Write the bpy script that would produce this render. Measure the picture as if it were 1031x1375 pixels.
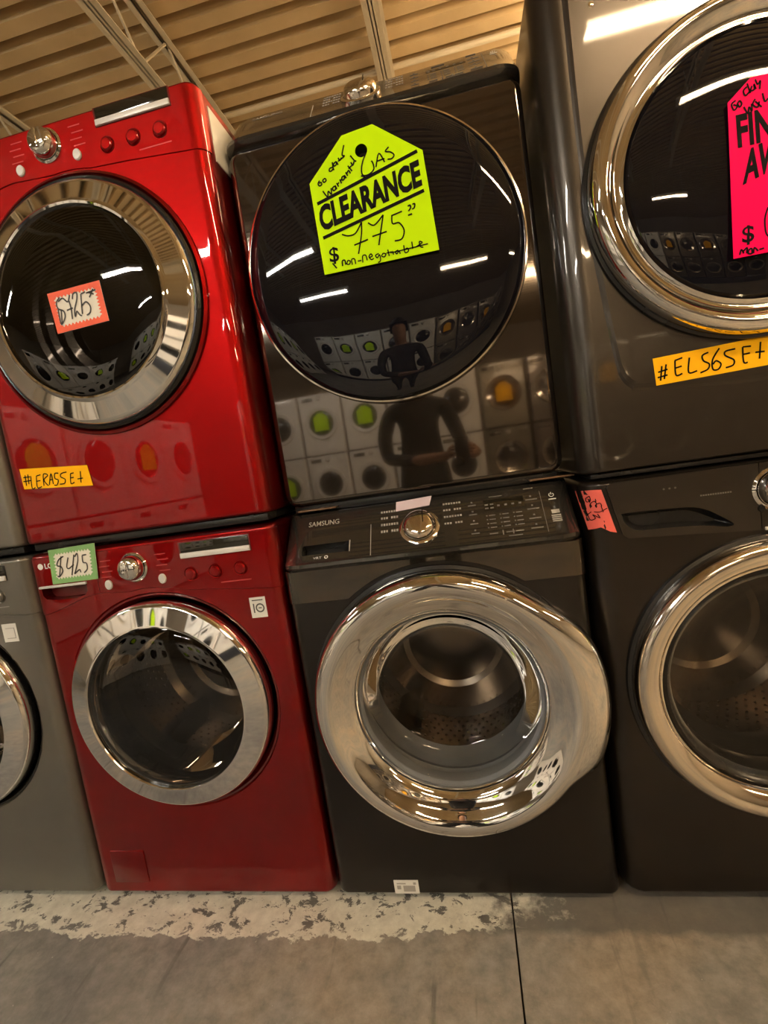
import bpy, bmesh, math, random, json
from mathutils import Vector, Matrix

for _o in list(bpy.data.objects):
    bpy.data.objects.remove(_o, do_unlink=True)
random.seed(7)
SC = bpy.context.scene
COL = SC.collection

# ------------------------------------------------------------------ camera
CAM_LOC = Vector((0.457, -1.095, 1.101))
YAW, PITCH, ROLL, FPX = 0.174, -0.103, -0.15, 658.0
cam_d = bpy.data.cameras.new('camera')
cam_d.sensor_fit = 'HORIZONTAL'; cam_d.sensor_width = 36.0
cam_d.lens = FPX * 36.0 / 1031.0
cam_d.clip_start = 0.005
cam = bpy.data.objects.new('camera', cam_d); COL.objects.link(cam)
fwd = Vector((-math.sin(YAW)*math.cos(PITCH), math.cos(YAW)*math.cos(PITCH), math.sin(PITCH)))
rgt = Vector((math.cos(YAW), math.sin(YAW), 0)); upv = rgt.cross(fwd)
r2 = math.cos(ROLL)*rgt + math.sin(ROLL)*upv
u2 = -math.sin(ROLL)*rgt + math.cos(ROLL)*upv
cam.matrix_world = Matrix(((r2.x, u2.x, -fwd.x, CAM_LOC.x), (r2.y, u2.y, -fwd.y, CAM_LOC.y),
                           (r2.z, u2.z, -fwd.z, CAM_LOC.z), (0, 0, 0, 1)))
SC.camera = cam

# ------------------------------------------------------------------ world, exposure
w = bpy.data.worlds.new('world'); SC.world = w; w.use_nodes = True
w.node_tree.nodes['Background'].inputs[0].default_value = (0.5, 0.55, 0.6, 1)
w.node_tree.nodes['Background'].inputs[1].default_value = 0.05
SC.view_settings.view_transform = 'Standard'; SC.view_settings.look = 'None'
SC.view_settings.gamma = 1.0; SC.view_settings.use_curve_mapping = False
SC.view_settings.exposure = 1.25
TUBE_POWER = 100.0
TUBE_WARM = (1.0, 0.73, 0.44); TUBE_COOL = (1.0, 0.94, 0.84)
# fluorescent fixtures hanging under the deck: x, y, z, cool?
TUBES = [(1.90, -1.70, 3.0, 0), (-3.9, -1.7, 3.0, 1), (4.7, -1.70, 3.0, 0), (-1.45, -2.9, 3.0, 1),
         (1.5, -4.9, 3.0, 0), (-1.5, -4.9, 3.0, 1), (4.4, -4.9, 3.0, 0), (2.24, 1.30, 3.10, 0), (2.24, 2.10, 3.10, 0), (2.24, 0.55, 3.10, 0), (2.24, 2.80, 3.10, 0), (4.6, 1.65, 3.12, 0)]  # rear rows: unseen, with extra tubes added to brighten the ceiling

# ------------------------------------------------------------------ materials
def nodes_of(name):
    m = bpy.data.materials.new(name); m.use_nodes = True
    nt = m.node_tree
    return m, nt, nt.nodes['Principled BSDF']

def pos_noise(nt, scale, detail=4, rough=0.55, obj=True):
    tc = nt.nodes.new('ShaderNodeTexCoord')
    n = nt.nodes.new('ShaderNodeTexNoise')
    n.inputs['Scale'].default_value = scale; n.inputs['Detail'].default_value = detail
    n.inputs['Roughness'].default_value = rough
    nt.links.new(tc.outputs['Object'], n.inputs['Vector'])
    return n

def ramp(nt, src, stops):
    r = nt.nodes.new('ShaderNodeValToRGB')
    while len(r.color_ramp.elements) < len(stops):
        r.color_ramp.elements.new(0.5)
    for e, (p, c) in zip(r.color_ramp.elements, stops):
        e.position = p
        e.color = c if len(c) == 4 else (*c, 1)
    nt.links.new(src, r.inputs['Fac'])
    return r

def paint(name, col, metallic=0.0, rough=0.4, coat=0.0, coat_rough=0.03, var=0.12, smudge=0.06, scale=6, spec=0.5, bump=0.0, ior=1.5):
    m, nt, b = nodes_of(name)
    n = pos_noise(nt, scale)
    c0 = tuple(max(0, c*(1-var)) for c in col); c1 = tuple(min(1, c*(1+var)) for c in col)
    r = ramp(nt, n.outputs['Fac'], [(0.3, c0), (0.7, c1)])
    nt.links.new(r.outputs['Color'], b.inputs['Base Color'])
    b.inputs['Metallic'].default_value = metallic
    mr = nt.nodes.new('ShaderNodeMapRange')
    mr.inputs['To Min'].default_value = max(0.0, rough - smudge*0.5); mr.inputs['To Max'].default_value = rough + smudge
    n2 = pos_noise(nt, scale*0.8, 2)
    nt.links.new(n2.outputs['Fac'], mr.inputs['Value']); nt.links.new(mr.outputs['Result'], b.inputs['Roughness'])
    b.inputs['Coat Weight'].default_value = coat; b.inputs['Coat Roughness'].default_value = coat_rough
    b.inputs['Specular IOR Level'].default_value = spec; b.inputs['IOR'].default_value = ior
    if bump:
        bp_ = nt.nodes.new('ShaderNodeBump'); bp_.inputs['Strength'].default_value = bump; bp_.inputs['Distance'].default_value = 0.002
        nb = pos_noise(nt, 220, 2)
        nt.links.new(nb.outputs['Fac'], bp_.inputs['Height']); nt.links.new(bp_.outputs['Normal'], b.inputs['Normal'])
    return m

def emit(name, col, strength):
    m, nt, b = nodes_of(name)
    b.inputs['Base Color'].default_value = (0.8, 0.8, 0.8, 1)
    b.inputs['Emission Color'].default_value = (*col, 1); b.inputs['Emission Strength'].default_value = strength
    return m

def sheet_glass(name, tint, ior=1.5, rough=0.01, dirt=0.0):
    m = bpy.data.materials.new(name); m.use_nodes = True
    nt = m.node_tree; nt.nodes.clear()
    out = nt.nodes.new('ShaderNodeOutputMaterial'); mix = nt.nodes.new('ShaderNodeMixShader')
    tr = nt.nodes.new('ShaderNodeBsdfTransparent'); gl = nt.nodes.new('ShaderNodeBsdfGlossy'); fr = nt.nodes.new('ShaderNodeFresnel')
    tr.inputs['Color'].default_value = (*tint, 1); gl.inputs['Color'].default_value = (1, 1, 1, 1)
    fr.inputs['IOR'].default_value = ior
    n = pos_noise(nt, 9, 6)
    mr = nt.nodes.new('ShaderNodeMapRange'); mr.inputs['To Min'].default_value = rough*0.5; mr.inputs['To Max'].default_value = rough*2
    nt.links.new(n.outputs['Fac'], mr.inputs['Value']); nt.links.new(mr.outputs['Result'], gl.inputs['Roughness'])
    nt.links.new(fr.outputs['Fac'], mix.inputs['Fac']); nt.links.new(tr.outputs[0], mix.inputs[1]); nt.links.new(gl.outputs[0], mix.inputs[2])
    nt.links.new(mix.outputs[0], out.inputs['Surface'])
    return m

M = {}
M['red'] = paint('red_metallic_enamel', (0.24, 0.0010, 0.0012), metallic=0.95, rough=0.42, coat=0.7, coat_rough=0.02, var=0.06)
M['red_dark'] = paint('red_recess_plastic', (0.10, 0.002, 0.003), rough=0.3, coat=0.6, var=0.1)
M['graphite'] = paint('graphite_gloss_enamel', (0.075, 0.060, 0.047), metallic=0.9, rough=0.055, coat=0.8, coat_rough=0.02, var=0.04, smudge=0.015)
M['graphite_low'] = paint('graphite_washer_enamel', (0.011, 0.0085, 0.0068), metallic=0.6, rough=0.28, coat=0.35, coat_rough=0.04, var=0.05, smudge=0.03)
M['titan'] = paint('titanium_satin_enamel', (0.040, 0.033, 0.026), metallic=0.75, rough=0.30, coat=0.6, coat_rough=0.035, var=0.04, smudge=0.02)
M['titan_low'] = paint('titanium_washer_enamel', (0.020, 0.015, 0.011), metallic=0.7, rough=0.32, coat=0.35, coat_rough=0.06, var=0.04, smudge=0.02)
M['grey'] = paint('stone_grey_enamel', (0.15, 0.14, 0.118), metallic=0.6, rough=0.32, coat=0.4, coat_rough=0.06, var=0.05)
M['white'] = paint('white_enamel', (0.78, 0.77, 0.74), rough=0.3, coat=0.5, coat_rough=0.05, var=0.03)
M['dark_enamel'] = paint('slate_enamel', (0.10, 0.09, 0.085), metallic=0.5, rough=0.25, coat=0.6, var=0.05)
M['chrome'] = paint('polished_chrome', (0.80, 0.79, 0.77), metallic=1.0, rough=0.035, var=0.02, smudge=0.04)
M['chrome_dish'] = paint('satin_chrome_plastic', (0.72, 0.66, 0.58), metallic=1.0, rough=0.09, var=0.03, smudge=0.05)
M['silver'] = paint('silver_plastic', (0.62, 0.61, 0.58), metallic=0.1, rough=0.35, var=0.05)
M['black_glass'] = paint('black_door_glass', (0.004, 0.004, 0.006), rough=0.015, var=0.2, smudge=0.03, ior=1.5)
M['black'] = paint('black_plastic', (0.010, 0.0095, 0.009), rough=0.25, var=0.15)
M['console'] = paint('console_black_gloss', (0.034, 0.031, 0.027), metallic=0.5, rough=0.2, coat=0.7, coat_rough=0.03, var=0.08)
M['rubber'] = paint('grey_rubber', (0.10, 0.105, 0.11), rough=0.5, var=0.15)
M['steel'] = paint('drum_steel', (0.24, 0.20, 0.16), metallic=1.0, rough=0.22, var=0.1)
M['hole'] = paint('drum_hole_black', (0.012, 0.011, 0.01), rough=0.7, var=0.1)
M['glass'] = sheet_glass('smoked_door_glass', (0.60, 0.57, 0.53), ior=1.5)
M['glass_clear'] = sheet_glass('clear_door_glass', (0.78, 0.77, 0.75), ior=1.3)
M['glass_bowl'] = sheet_glass('smoked_bowl_glass', (0.52, 0.48, 0.43), ior=1.3)
M['glass_dark'] = sheet_glass('dark_door_glass', (0.30, 0.27, 0.24), ior=1.6)
M['display'] = paint('display_window', (0.012, 0.010, 0.006), rough=0.06, var=0.2, ior=1.6)
M['feet'] = paint('rubber_feet', (0.02, 0.02, 0.02), rough=0.6)
M['neon_green'] = paint('fluorescent_green_card', (0.50, 0.83, 0.0), rough=0.55, var=0.02, spec=0.06)
M['neon_pink'] = paint('fluorescent_pink_card', (1.0, 0.0, 0.10), rough=0.5, var=0.02, spec=0.06)
M['yellow'] = paint('yellow_paper_tape', (0.95, 0.48, 0.008), rough=0.6, var=0.03, spec=0.06)
M['tape_red'] = paint('coral_paper_tape', (0.75, 0.12, 0.09), rough=0.6, var=0.04)
M['lavender'] = paint('lavender_tape', (0.55, 0.46, 0.52), rough=0.6, var=0.04)
M['paper'] = paint('white_paper', (0.74, 0.70, 0.60), rough=0.6, var=0.03)
M['sticker'] = paint('sticker_white', (0.66, 0.65, 0.60), rough=0.4, var=0.05)
M['border_orange'] = paint('orange_red_print', (0.78, 0.09, 0.02), rough=0.5, var=0.06)
M['border_green'] = paint('green_print', (0.20, 0.40, 0.14), rough=0.5, var=0.06)
M['ink'] = paint('black_marker_ink', (0.006, 0.005, 0.005), rough=0.6, var=0.1, spec=0.06)
M['ink_grey'] = paint('grey_marker_ink', (0.045, 0.04, 0.036), rough=0.6, var=0.1)
M['print_grey'] = paint('grey_panel_print', (0.30, 0.28, 0.25), rough=0.5, var=0.05)
M['print_dim'] = paint('dim_panel_print', (0.12, 0.11, 0.10), rough=0.5, var=0.05)
M['print_white'] = paint('white_panel_print', (0.65, 0.63, 0.60), rough=0.5, var=0.05)
M['print_red'] = paint('faint_red_print', (0.42, 0.03, 0.03), rough=0.5, var=0.05)
M['brass'] = paint('brown_rail_metal', (0.16, 0.09, 0.05), metallic=0.6, rough=0.35)
M['joist'] = paint('cream_joist_paint', (0.66, 0.57, 0.40), rough=0.5, var=0.08)
M['wall'] = paint('warehouse_wall_paint', (0.46, 0.41, 0.34), rough=0.8, var=0.08, scale=1.5)
M['fixture'] = paint('fixture_enamel', (0.75, 0.74, 0.70), rough=0.4)
M['skin'] = paint('skin', (0.45, 0.26, 0.18), rough=0.5)
M['shirt'] = paint('dark_navy_cotton', (0.018, 0.018, 0.022), rough=0.85)
M['trousers'] = paint('dark_denim', (0.025, 0.028, 0.038), rough=0.85)
M['hair'] = paint('dark_hair', (0.012, 0.009, 0.007), rough=0.6)

def deck_material():
    m, nt, b = nodes_of('painted_roof_deck')
    n = pos_noise(nt, 3.0, 5)
    r = ramp(nt, n.outputs['Fac'], [(0.3, (0.54, 0.39, 0.20)), (0.7, (0.66, 0.49, 0.26))])
    nt.links.new(r.outputs['Color'], b.inputs['Base Color']); b.inputs['Roughness'].default_value = 0.55
    return m
M['deck'] = deck_material()
M['flute'] = paint('deck_flute_shaded', (0.045, 0.032, 0.018), rough=0.7, var=0.1)  # shade in the flute recesses, painted in as a darker deck colour

def floor_material():
    m, nt, b = nodes_of('worn_concrete')
    L = nt.links.new
    geo = nt.nodes.new('ShaderNodeNewGeometry')
    sep = nt.nodes.new('ShaderNodeSeparateXYZ'); L(geo.outputs['Position'], sep.inputs[0])
    def noise(scale, detail=6, rough=0.6, stretch=None, dist=0.0):
        n = nt.nodes.new('ShaderNodeTexNoise'); n.inputs['Scale'].default_value = scale
        n.inputs['Detail'].default_value = detail; n.inputs['Roughness'].default_value = rough
        n.inputs['Distortion'].default_value = dist
        if stretch:
            mp = nt.nodes.new('ShaderNodeMapping'); mp.inputs['Scale'].default_value = stretch[:3]
            mp.inputs['Rotation'].default_value = (0, 0, stretch[3])
            L(geo.outputs['Position'], mp.inputs['Vector']); L(mp.outputs['Vector'], n.inputs['Vector'])
        else:
            L(geo.outputs['Position'], n.inputs['Vector'])
        return n
    def math_(op, a, b_=None, clamp=False):
        k = nt.nodes.new('ShaderNodeMath'); k.operation = op; k.use_clamp = clamp
        for i, v in enumerate((a, b_)):
            if v is None: continue
            if isinstance(v, (int, float)): k.inputs[i].default_value = v
            else: L(v, k.inputs[i])
        return k.outputs[0]
    def mixc(f, a, b_):
        k = nt.nodes.new('ShaderNodeMix'); k.data_type = 'RGBA'
        L(f, k.inputs['Factor'])
        for v, s in ((a, k.inputs['A']), (b_, k.inputs['B'])):
            if isinstance(v, tuple): s.default_value = (*v, 1)
            else: L(v, s)
        return k.outputs['Result']
    big = noise(2.2, 5, 0.55); fine = noise(26, 7, 0.7)
    base = ramp(nt, big.outputs['Fac'], [(0.32, (0.165, 0.16, 0.148)), (0.5, (0.25, 0.232, 0.20)), (0.68, (0.31, 0.26, 0.195))]).outputs['Color']
    f1 = ramp(nt, fine.outputs['Fac'], [(0.33, (0.62, 0.62, 0.62)), (0.66, (1.16, 1.16, 1.16))]).outputs['Color']
    mul = nt.nodes.new('ShaderNodeMix'); mul.data_type = 'RGBA'; mul.blend_type = 'MULTIPLY'; mul.inputs['Factor'].default_value = 1.0
    L(base, mul.inputs['A']); L(f1, mul.inputs['B']); col = mul.outputs['Result']
    # scuffs dragged across the slab
    sc = noise(1.0, 4, 0.5, (26, 3.0, 1, -0.5), 0.3)
    scm = ramp(nt, sc.outputs['Fac'], [(0.63, (0, 0, 0)), (0.72, (0.7, 0.7, 0.7))]).outputs['Color']
    col = mixc(scm, col, (0.075, 0.066, 0.055))
    st = noise(5.0, 3, 0.5); stm = ramp(nt, st.outputs['Fac'], [(0.66, (0, 0, 0)), (0.80, (0.6, 0.6, 0.6))]).outputs['Color']
    col = mixc(stm, col, (0.20, 0.15, 0.10))
    spk = noise(95, 2, 0.5); spm = ramp(nt, spk.outputs['Fac'], [(0.74, (0, 0, 0)), (0.77, (0.8, 0.8, 0.8))]).outputs['Color']
    col = mixc(spm, col, (0.45, 0.42, 0.36))
    # dark band: machine base shade painted in, primer under the chipped cream stripe
    wob = noise(14, 6, 0.65)
    ywob = math_('ADD', sep.outputs['Y'], math_('MULTIPLY', math_('SUBTRACT', wob.outputs['Fac'], 0.5), 0.11))
    xfade = nt.nodes.new('ShaderNodeMapRange'); xfade.inputs['From Min'].default_value = 0.10; xfade.inputs['From Max'].default_value = 0.50
    xfade.inputs['To Min'].default_value = 0.0; xfade.inputs['To Max'].default_value = 0.05; L(sep.outputs['X'], xfade.inputs['Value'])
    edge = math_('SUBTRACT', ywob, xfade.outputs['Result'])
    yin = ramp(nt, math_('MULTIPLY', math_('ADD', edge, 0.2), 4.0), [(0.385, (0, 0, 0)), (0.40, (1, 1, 1))]).outputs['Color']
    yshade_prim = ramp(nt, math_('MULTIPLY', math_('ADD', math_('ADD', sep.outputs['Y'], math_('MULTIPLY', math_('SUBTRACT', wob.outputs['Fac'], 0.5), 0.05)), 0.2), 4.0), [(0.46, (0, 0, 0)), (0.54, (0.75, 0.75, 0.75))]).outputs['Color']
    col = mixc(yshade_prim, col, (0.085, 0.080, 0.072))
    chip = noise(19, 8, 0.72, (1, 1.4, 1, 0.4), 0.4)
    chipm = ramp(nt, chip.outputs['Fac'], [(0.435, (0, 0, 0)), (0.455, (1, 1, 1))]).outputs['Color']
    xr = nt.nodes.new('ShaderNodeMapRange'); xr.inputs['From Min'].default_value = 0.52; xr.inputs['From Max'].default_value = 0.36
    L(math_('ADD', sep.outputs['X'], math_('MULTIPLY', math_('SUBTRACT', wob.outputs['Fac'], 0.5), 0.9)), xr.inputs['Value'])
    fac = math_('MULTIPLY', math_('MULTIPLY', yin, chipm), xr.outputs['Result'], True)
    fac = math_('MULTIPLY', fac, 0.92)
    cream = ramp(nt, fine.outputs['Fac'], [(0.3, (0.50, 0.48, 0.39)), (0.7, (0.74, 0.72, 0.60))]).outputs['Color']
    col = mixc(fac, col, cream)
    L(col, b.inputs['Base Color'])
    rr = nt.nodes.new('ShaderNodeMapRange'); rr.inputs['To Min'].default_value = 0.45; rr.inputs['To Max'].default_value = 0.75
    L(fine.outputs['Fac'], rr.inputs['Value']); L(rr.outputs['Result'], b.inputs['Roughness'])
    bm_ = nt.nodes.new('ShaderNodeBump'); bm_.inputs['Strength'].default_value = 0.35; bm_.inputs['Distance'].default_value = 0.004
    L(math_('ADD', fine.outputs['Fac'], math_('MULTIPLY', fac, 0.5)), bm_.inputs['Height']); L(bm_.outputs['Normal'], b.inputs['Normal'])
    return m
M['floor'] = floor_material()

# ------------------------------------------------------------------ mesh helpers
PRINT = ('handwriting', 'print', 'lettering', 'label_print', 'symbol', 'emblem', 'ten_mark')
def link_mesh(name, me, mat, parent):
    o = bpy.data.objects.new(name, me); COL.objects.link(o)
    if any(k in name for k in PRINT): o['kind'] = 'stuff'
    for m in (mat if isinstance(mat, (list, tuple)) else [mat]):
        me.materials.append(m)
    if parent is not None: o.parent = parent
    return o

def mk(name, verts, faces, mat, parent=None, angle=32, M4=None, recalc=True, smooth=True):
    if M4 is not None: verts = [tuple(M4 @ Vector(v)) for v in verts]
    me = bpy.data.meshes.new(name)
    me.from_pydata([tuple(v) for v in verts], [], [tuple(f) for f in faces])
    if recalc:
        bm = bmesh.new(); bm.from_mesh(me)
        bmesh.ops.remove_doubles(bm, verts=bm.verts, dist=1e-6)
        bmesh.ops.recalc_face_normals(bm, faces=bm.faces); bm.to_mesh(me); bm.free()
    me.update()
    if smooth:
        me.polygons.foreach_set('use_smooth', [True]*len(me.polygons))
        me.set_sharp_from_angle(angle=math.radians(angle))
    return link_mesh(name, me, mat, parent)

class G:
    """collects geometry for one mesh"""
    def __init__(s): s.v = []; s.f = []
    def add(s, v, f):
        k = len(s.v); s.v += [tuple(p) for p in v]; s.f += [tuple(i+k for i in q) for q in f]; return s
    def box(s, x0, x1, y0, y1, z0, z1):
        return s.add([(x0,y0,z0),(x1,y0,z0),(x1,y1,z0),(x0,y1,z0),(x0,y0,z1),(x1,y0,z1),(x1,y1,z1),(x0,y1,z1)],
                     [(0,3,2,1),(4,5,6,7),(0,1,5,4),(1,2,6,5),(2,3,7,6),(3,0,4,7)])
    def bbox(s, x0, x1, y0, y1, z0, z1, r=0.003, seg=2):
        bm = bmesh.new(); bmesh.ops.create_cube(bm, size=1)
        for v in bm.verts:
            v.co = Vector(((x0+x1)/2+v.co.x*(x1-x0), (y0+y1)/2+v.co.y*(y1-y0), (z0+z1)/2+v.co.z*(z1-z0)))
        bmesh.ops.bevel(bm, geom=list(bm.edges), offset=r, segments=seg, profile=0.5, affect='EDGES')
        bm.verts.index_update()
        s.add([tuple(v.co) for v in bm.verts], [[v.index for v in f.verts] for f in bm.faces]); bm.free(); return s
    def lathe(s, prof, N=96, c=(0, 0), rfun=None, cap=True, squash=1.0):
        v = []; f = []; K = len(prof)
        for i in range(N):
            t = 2*math.pi*i/N
            for r, y in prof:
                rr, yy = rfun(t, r, y) if rfun else (r, y)
                v.append((c[0]+rr*math.cos(t)*squash, yy, c[1]+rr*math.sin(t)))
        for i in range(N):
            j = (i+1) % N
            for k in range(K-1):
                f.append((i*K+k, j*K+k, j*K+k+1, i*K+k+1))
        return s.add(v, f)
    def prism(s, pts, y0, y1):
        n = len(pts)
        return s.add([(x, y0, z) for x, z in pts]+[(x, y1, z) for x, z in pts],
                     [tuple(range(n)), tuple(range(2*n-1, n-1, -1))]+[(i, (i+1) % n, n+(i+1) % n, n+i) for i in range(n)])
    def tube(s, a, b, r, N=8):
        a = Vector(a); b = Vector(b); d = (b-a).normalized()
        u = d.orthogonal().normalized(); w_ = d.cross(u)
        v = []
        for p in (a, b):
            for i in range(N):
                t = 2*math.pi*i/N; v.append(tuple(p+u*r*math.cos(t)+w_*r*math.sin(t)))
        return s.add(v, [(i, (i+1) % N, N+(i+1) % N, N+i) for i in range(N)]+[tuple(range(N-1, -1, -1)), tuple(range(N, 2*N))])
    def build(s, name, mat, parent=None, **k): return mk(name, s.v, s.f, mat, parent, **k)

def outline(a, b, rc, ne=12, nc=7):
    pts = []
    cs = [(a-rc, b-rc, 0), (-(a-rc), b-rc, 90), (-(a-rc), -(b-rc), 180), (a-rc, -(b-rc), 270)]
    for i, (x, z, t0) in enumerate(cs):
        for k in range(nc):
            t = math.radians(t0+90*k/(nc-1)); pts.append((x+rc*math.cos(t), z+rc*math.sin(t)))
        x2, z2, t2 = cs[(i+1) % 4]; t2 = math.radians(t2)
        p = pts[-1]; q = (x2+rc*math.cos(t2), z2+rc*math.sin(t2))
        for k in range(1, ne):
            pts.append((p[0]+(q[0]-p[0])*k/ne, p[1]+(q[1]-p[1])*k/ne))
    return pts

def cabinet_geo(W, z0, z1, D, rx, rz, rc, hole=None, y0=0.0):
    a, b, zc = W/2, (z1-z0)/2, (z0+z1)/2
    rings = []
    base = outline(a-rx, b-rz, max(rc-min(rx, rz), 0.002))
    if hole:
        hx, hz, hr, hd = hole
        cir = []
        for x, z in base:
            t = math.atan2(z+zc-hz, x-hx); cir.append((hx+hr*math.cos(t), hz+hr*math.sin(t)))
        rings.append([(x, y0+hd, z) for x, z in cir]); rings.append([(x, y0+0.006, z) for x, z in cir])
        for dr_ in (0.005, 0.009):
            rings.append([(hx+(x-hx)*(hr+dr_)/hr, y0, hz+(z-hz)*(hr+dr_)/hr) for x, z in cir])
    if min(rx, rz) > 0:
        rings.append([(x, y0, z+zc) for x, z in outline(a-rx-0.004, b-rz-0.004, max(rc-min(rx, rz)-0.004, 0.002))])
    for k in range(7):
        t = math.radians(90*k/6)
        ix, iz = rx*(1-math.sin(t)), rz*(1-math.sin(t))
        o = outline(a-ix, b-iz, max(rc-min(ix, iz), 0.002))
        yy = y0+max(rx, rz)*(1-math.cos(t))
        rings.append([(x, yy, z+zc) for x, z in o])
    rings.append([(x, y0+max(rx, rz)+0.004, z+zc) for x, z in outline(a, b, rc)])
    rings.append([(x, y0+D, z+zc) for x, z in outline(a, b, rc)])
    n = len(base); v = [p for r in rings for p in r]; f = []
    for k in range(len(rings)-1):
        for i in range(n):
            j = (i+1) % n
            f.append((k*n+i, k*n+j, (k+1)*n+j, (k+1)*n+i))
    if hole: v.append((hole[0], y0+hole[3], hole[1]))
    else: v.append((0, y0, zc))
    c0 = len(v)-1; v.append((0, y0+D, zc)); c1 = c0+1; L = (len(rings)-1)*n
    for i in range(n):
        j = (i+1) % n
        f.append((c0, j, i)); f.append((c1, L+i, L+j))
    return v, f

def path_panel(W, rx, t, zb, zt, n=44, half=None, y0=0.0):
    """shell panel that follows the cabinet's front and rounded vertical edges; zb, zt: functions of x"""
    P = []
    if half is None:
        for k in range(0, 6):
            q = math.radians(90*k/6); P.append((-W/2+rx*(1-math.sin(q)), rx*(1-math.cos(q)), -math.sin(math.radians(90)-q), -math.cos(math.radians(90)-q)))
        P = [(-W/2+rx*(1-math.cos(math.radians(90)*(1-k/6)) if False else 1-math.cos(math.radians(15*k))), rx*(1-math.sin(math.radians(15*k))),
              -math.cos(math.radians(15*k)), -math.sin(math.radians(15*k))) for k in range(6)]
        xa = -W/2+rx
    else:
        xa = -half
    mid = [(xa+(-2*xa)*k/n, 0.0, 0.0, -1.0) for k in range(n+1)]
    allp = P+mid+[(-x, y, -nx, ny) for x, y, nx, ny in reversed(P)]
    v = []
    for x, y, nx, ny in allp:
        b_, t_ = zb(x), zt(x)
        v += [(x+nx*t, y0+y+ny*t, b_+t*0.5), (x+nx*t, y0+y+ny*t, t_-t*0.5),
              (x+nx*t*0.2, y0+y+ny*t*0.2, t_), (x-nx*0.002, y0+y-ny*0.002, t_), (x-nx*0.002, y0+y-ny*0.002, b_), (x+nx*t*0.2, y0+y+ny*t*0.2, b_)]
    f = []; m = len(allp)
    for i in range(m-1):
        for k in range(6):
            f.append((i*6+k, i*6+(k+1) % 6, (i+1)*6+(k+1) % 6, (i+1)*6+k))
    f += [tuple(range(6)), tuple((m-1)*6+k for k in range(5, -1, -1))]
    return v, f

def boolean_cut(o, geo, M4=None):
    c = mk('cutter', geo.v, geo.f, M['black'], None, M4=M4)
    md = o.modifiers.new('cut', 'BOOLEAN'); md.operation = 'DIFFERENCE'; md.object = c; md.solver = 'EXACT'
    par = o.parent; o.parent = None
    bpy.context.view_layer.update()
    dg = bpy.context.evaluated_depsgraph_get()
    me = bpy.data.meshes.new_from_object(o.evaluated_get(dg))
    o.modifiers.clear(); old = o.data; o.data = me; o.parent = par
    bpy.data.meshes.remove(old); bpy.data.objects.remove(c, do_unlink=True)
    me.polygons.foreach_set('use_smooth', [True]*len(me.polygons)); me.set_sharp_from_angle(angle=math.radians(32))

_tc = {}
def text2d(s, size=1.0, bold=0.0):
    key = (s, bold)
    if key not in _tc:
        cu = bpy.data.curves.new('t', 'FONT'); cu.body = s; cu.size = 1.0; cu.offset = bold; cu.resolution_u = 3
        o = bpy.data.objects.new('t', cu); COL.objects.link(o)
        dg = bpy.context.evaluated_depsgraph_get()
        me = bpy.data.meshes.new_from_object(o.evaluated_get(dg))
        v = [(p.co.x, p.co.y) for p in me.vertices]; f = [tuple(p.vertices) for p in me.polygons]
        bpy.data.objects.remove(o, do_unlink=True); bpy.data.meshes.remove(me); bpy.data.curves.remove(cu)
        x0 = min(p[0] for p in v); x1 = max(p[0] for p in v); y0 = min(p[1] for p in v); y1 = max(p[1] for p in v)
        _tc[key] = ([((p[0]-x0)/(x1-x0), (p[1]-y0)/(y1-y0)) for p in v], f, (x1-x0)/(y1-y0))
    return _tc[key]

def text_quad(s, bl, br, tl, y, bold=0.0):
    """lettering fitted to the parallelogram bottom-left, bottom-right, top-left in the x-z plane"""
    v, f, _ = text2d(s, bold=bold)
    U = (br[0]-bl[0], br[1]-bl[1]); V = (tl[0]-bl[0], tl[1]-bl[1])
    return [(bl[0]+U[0]*a+V[0]*b, y, bl[1]+U[1]*a+V[1]*b) for a, b in v], f

def smooth_line(p, n=5):
    if len(p) < 3: return p
    q = [p[0]]+list(p)+[p[-1]]; out = []
    for i in range(1, len(q)-2):
        for k in range(n):
            t = k/n
            out.append(tuple(0.5*((2*q[i][d])+(-q[i-1][d]+q[i+1][d])*t+(2*q[i-1][d]-5*q[i][d]+4*q[i+1][d]-q[i+2][d])*t*t+(-q[i-1][d]+3*q[i][d]-3*q[i+1][d]+q[i+2][d])*t**3) for d in range(len(p[0]))))
    out.append(tuple(p[-1])); return out

def ribbon(g, pts, wd, y):
    pts = smooth_line(pts); n = len(pts); v = []
    for i, p in enumerate(pts):
        a = pts[max(i-1, 0)]; b = pts[min(i+1, n-1)]
        dx, dz = b[0]-a[0], b[1]-a[1]; l = math.hypot(dx, dz) or 1
        v += [(p[0]-dz/l*wd/2, y, p[1]+dx/l*wd/2), (p[0]+dz/l*wd/2, y, p[1]-dx/l*wd/2)]
    g.add(v, [(2*i, 2*i+1, 2*i+3, 2*i+2) for i in range(n-1)])

def tag(o, label, cat, group=None, kind=None):
    o['label'] = label; o['category'] = cat
    if group: o['group'] = group
    if kind: o['kind'] = kind
    return o
def thing(name, loc, label, cat, rz=0.0, group=None):
    o = bpy.data.objects.new(name, None); COL.objects.link(o); o.location = loc; o.rotation_euler = (0, 0, rz)
    o.empty_display_size = 0.1
    return tag(o, label, cat, group)
def copy_tree(o, parent=None):
    c = o.copy(); COL.objects.link(c); c.parent = parent
    for ch in o.children: copy_tree(ch, c)
    return c

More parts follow.
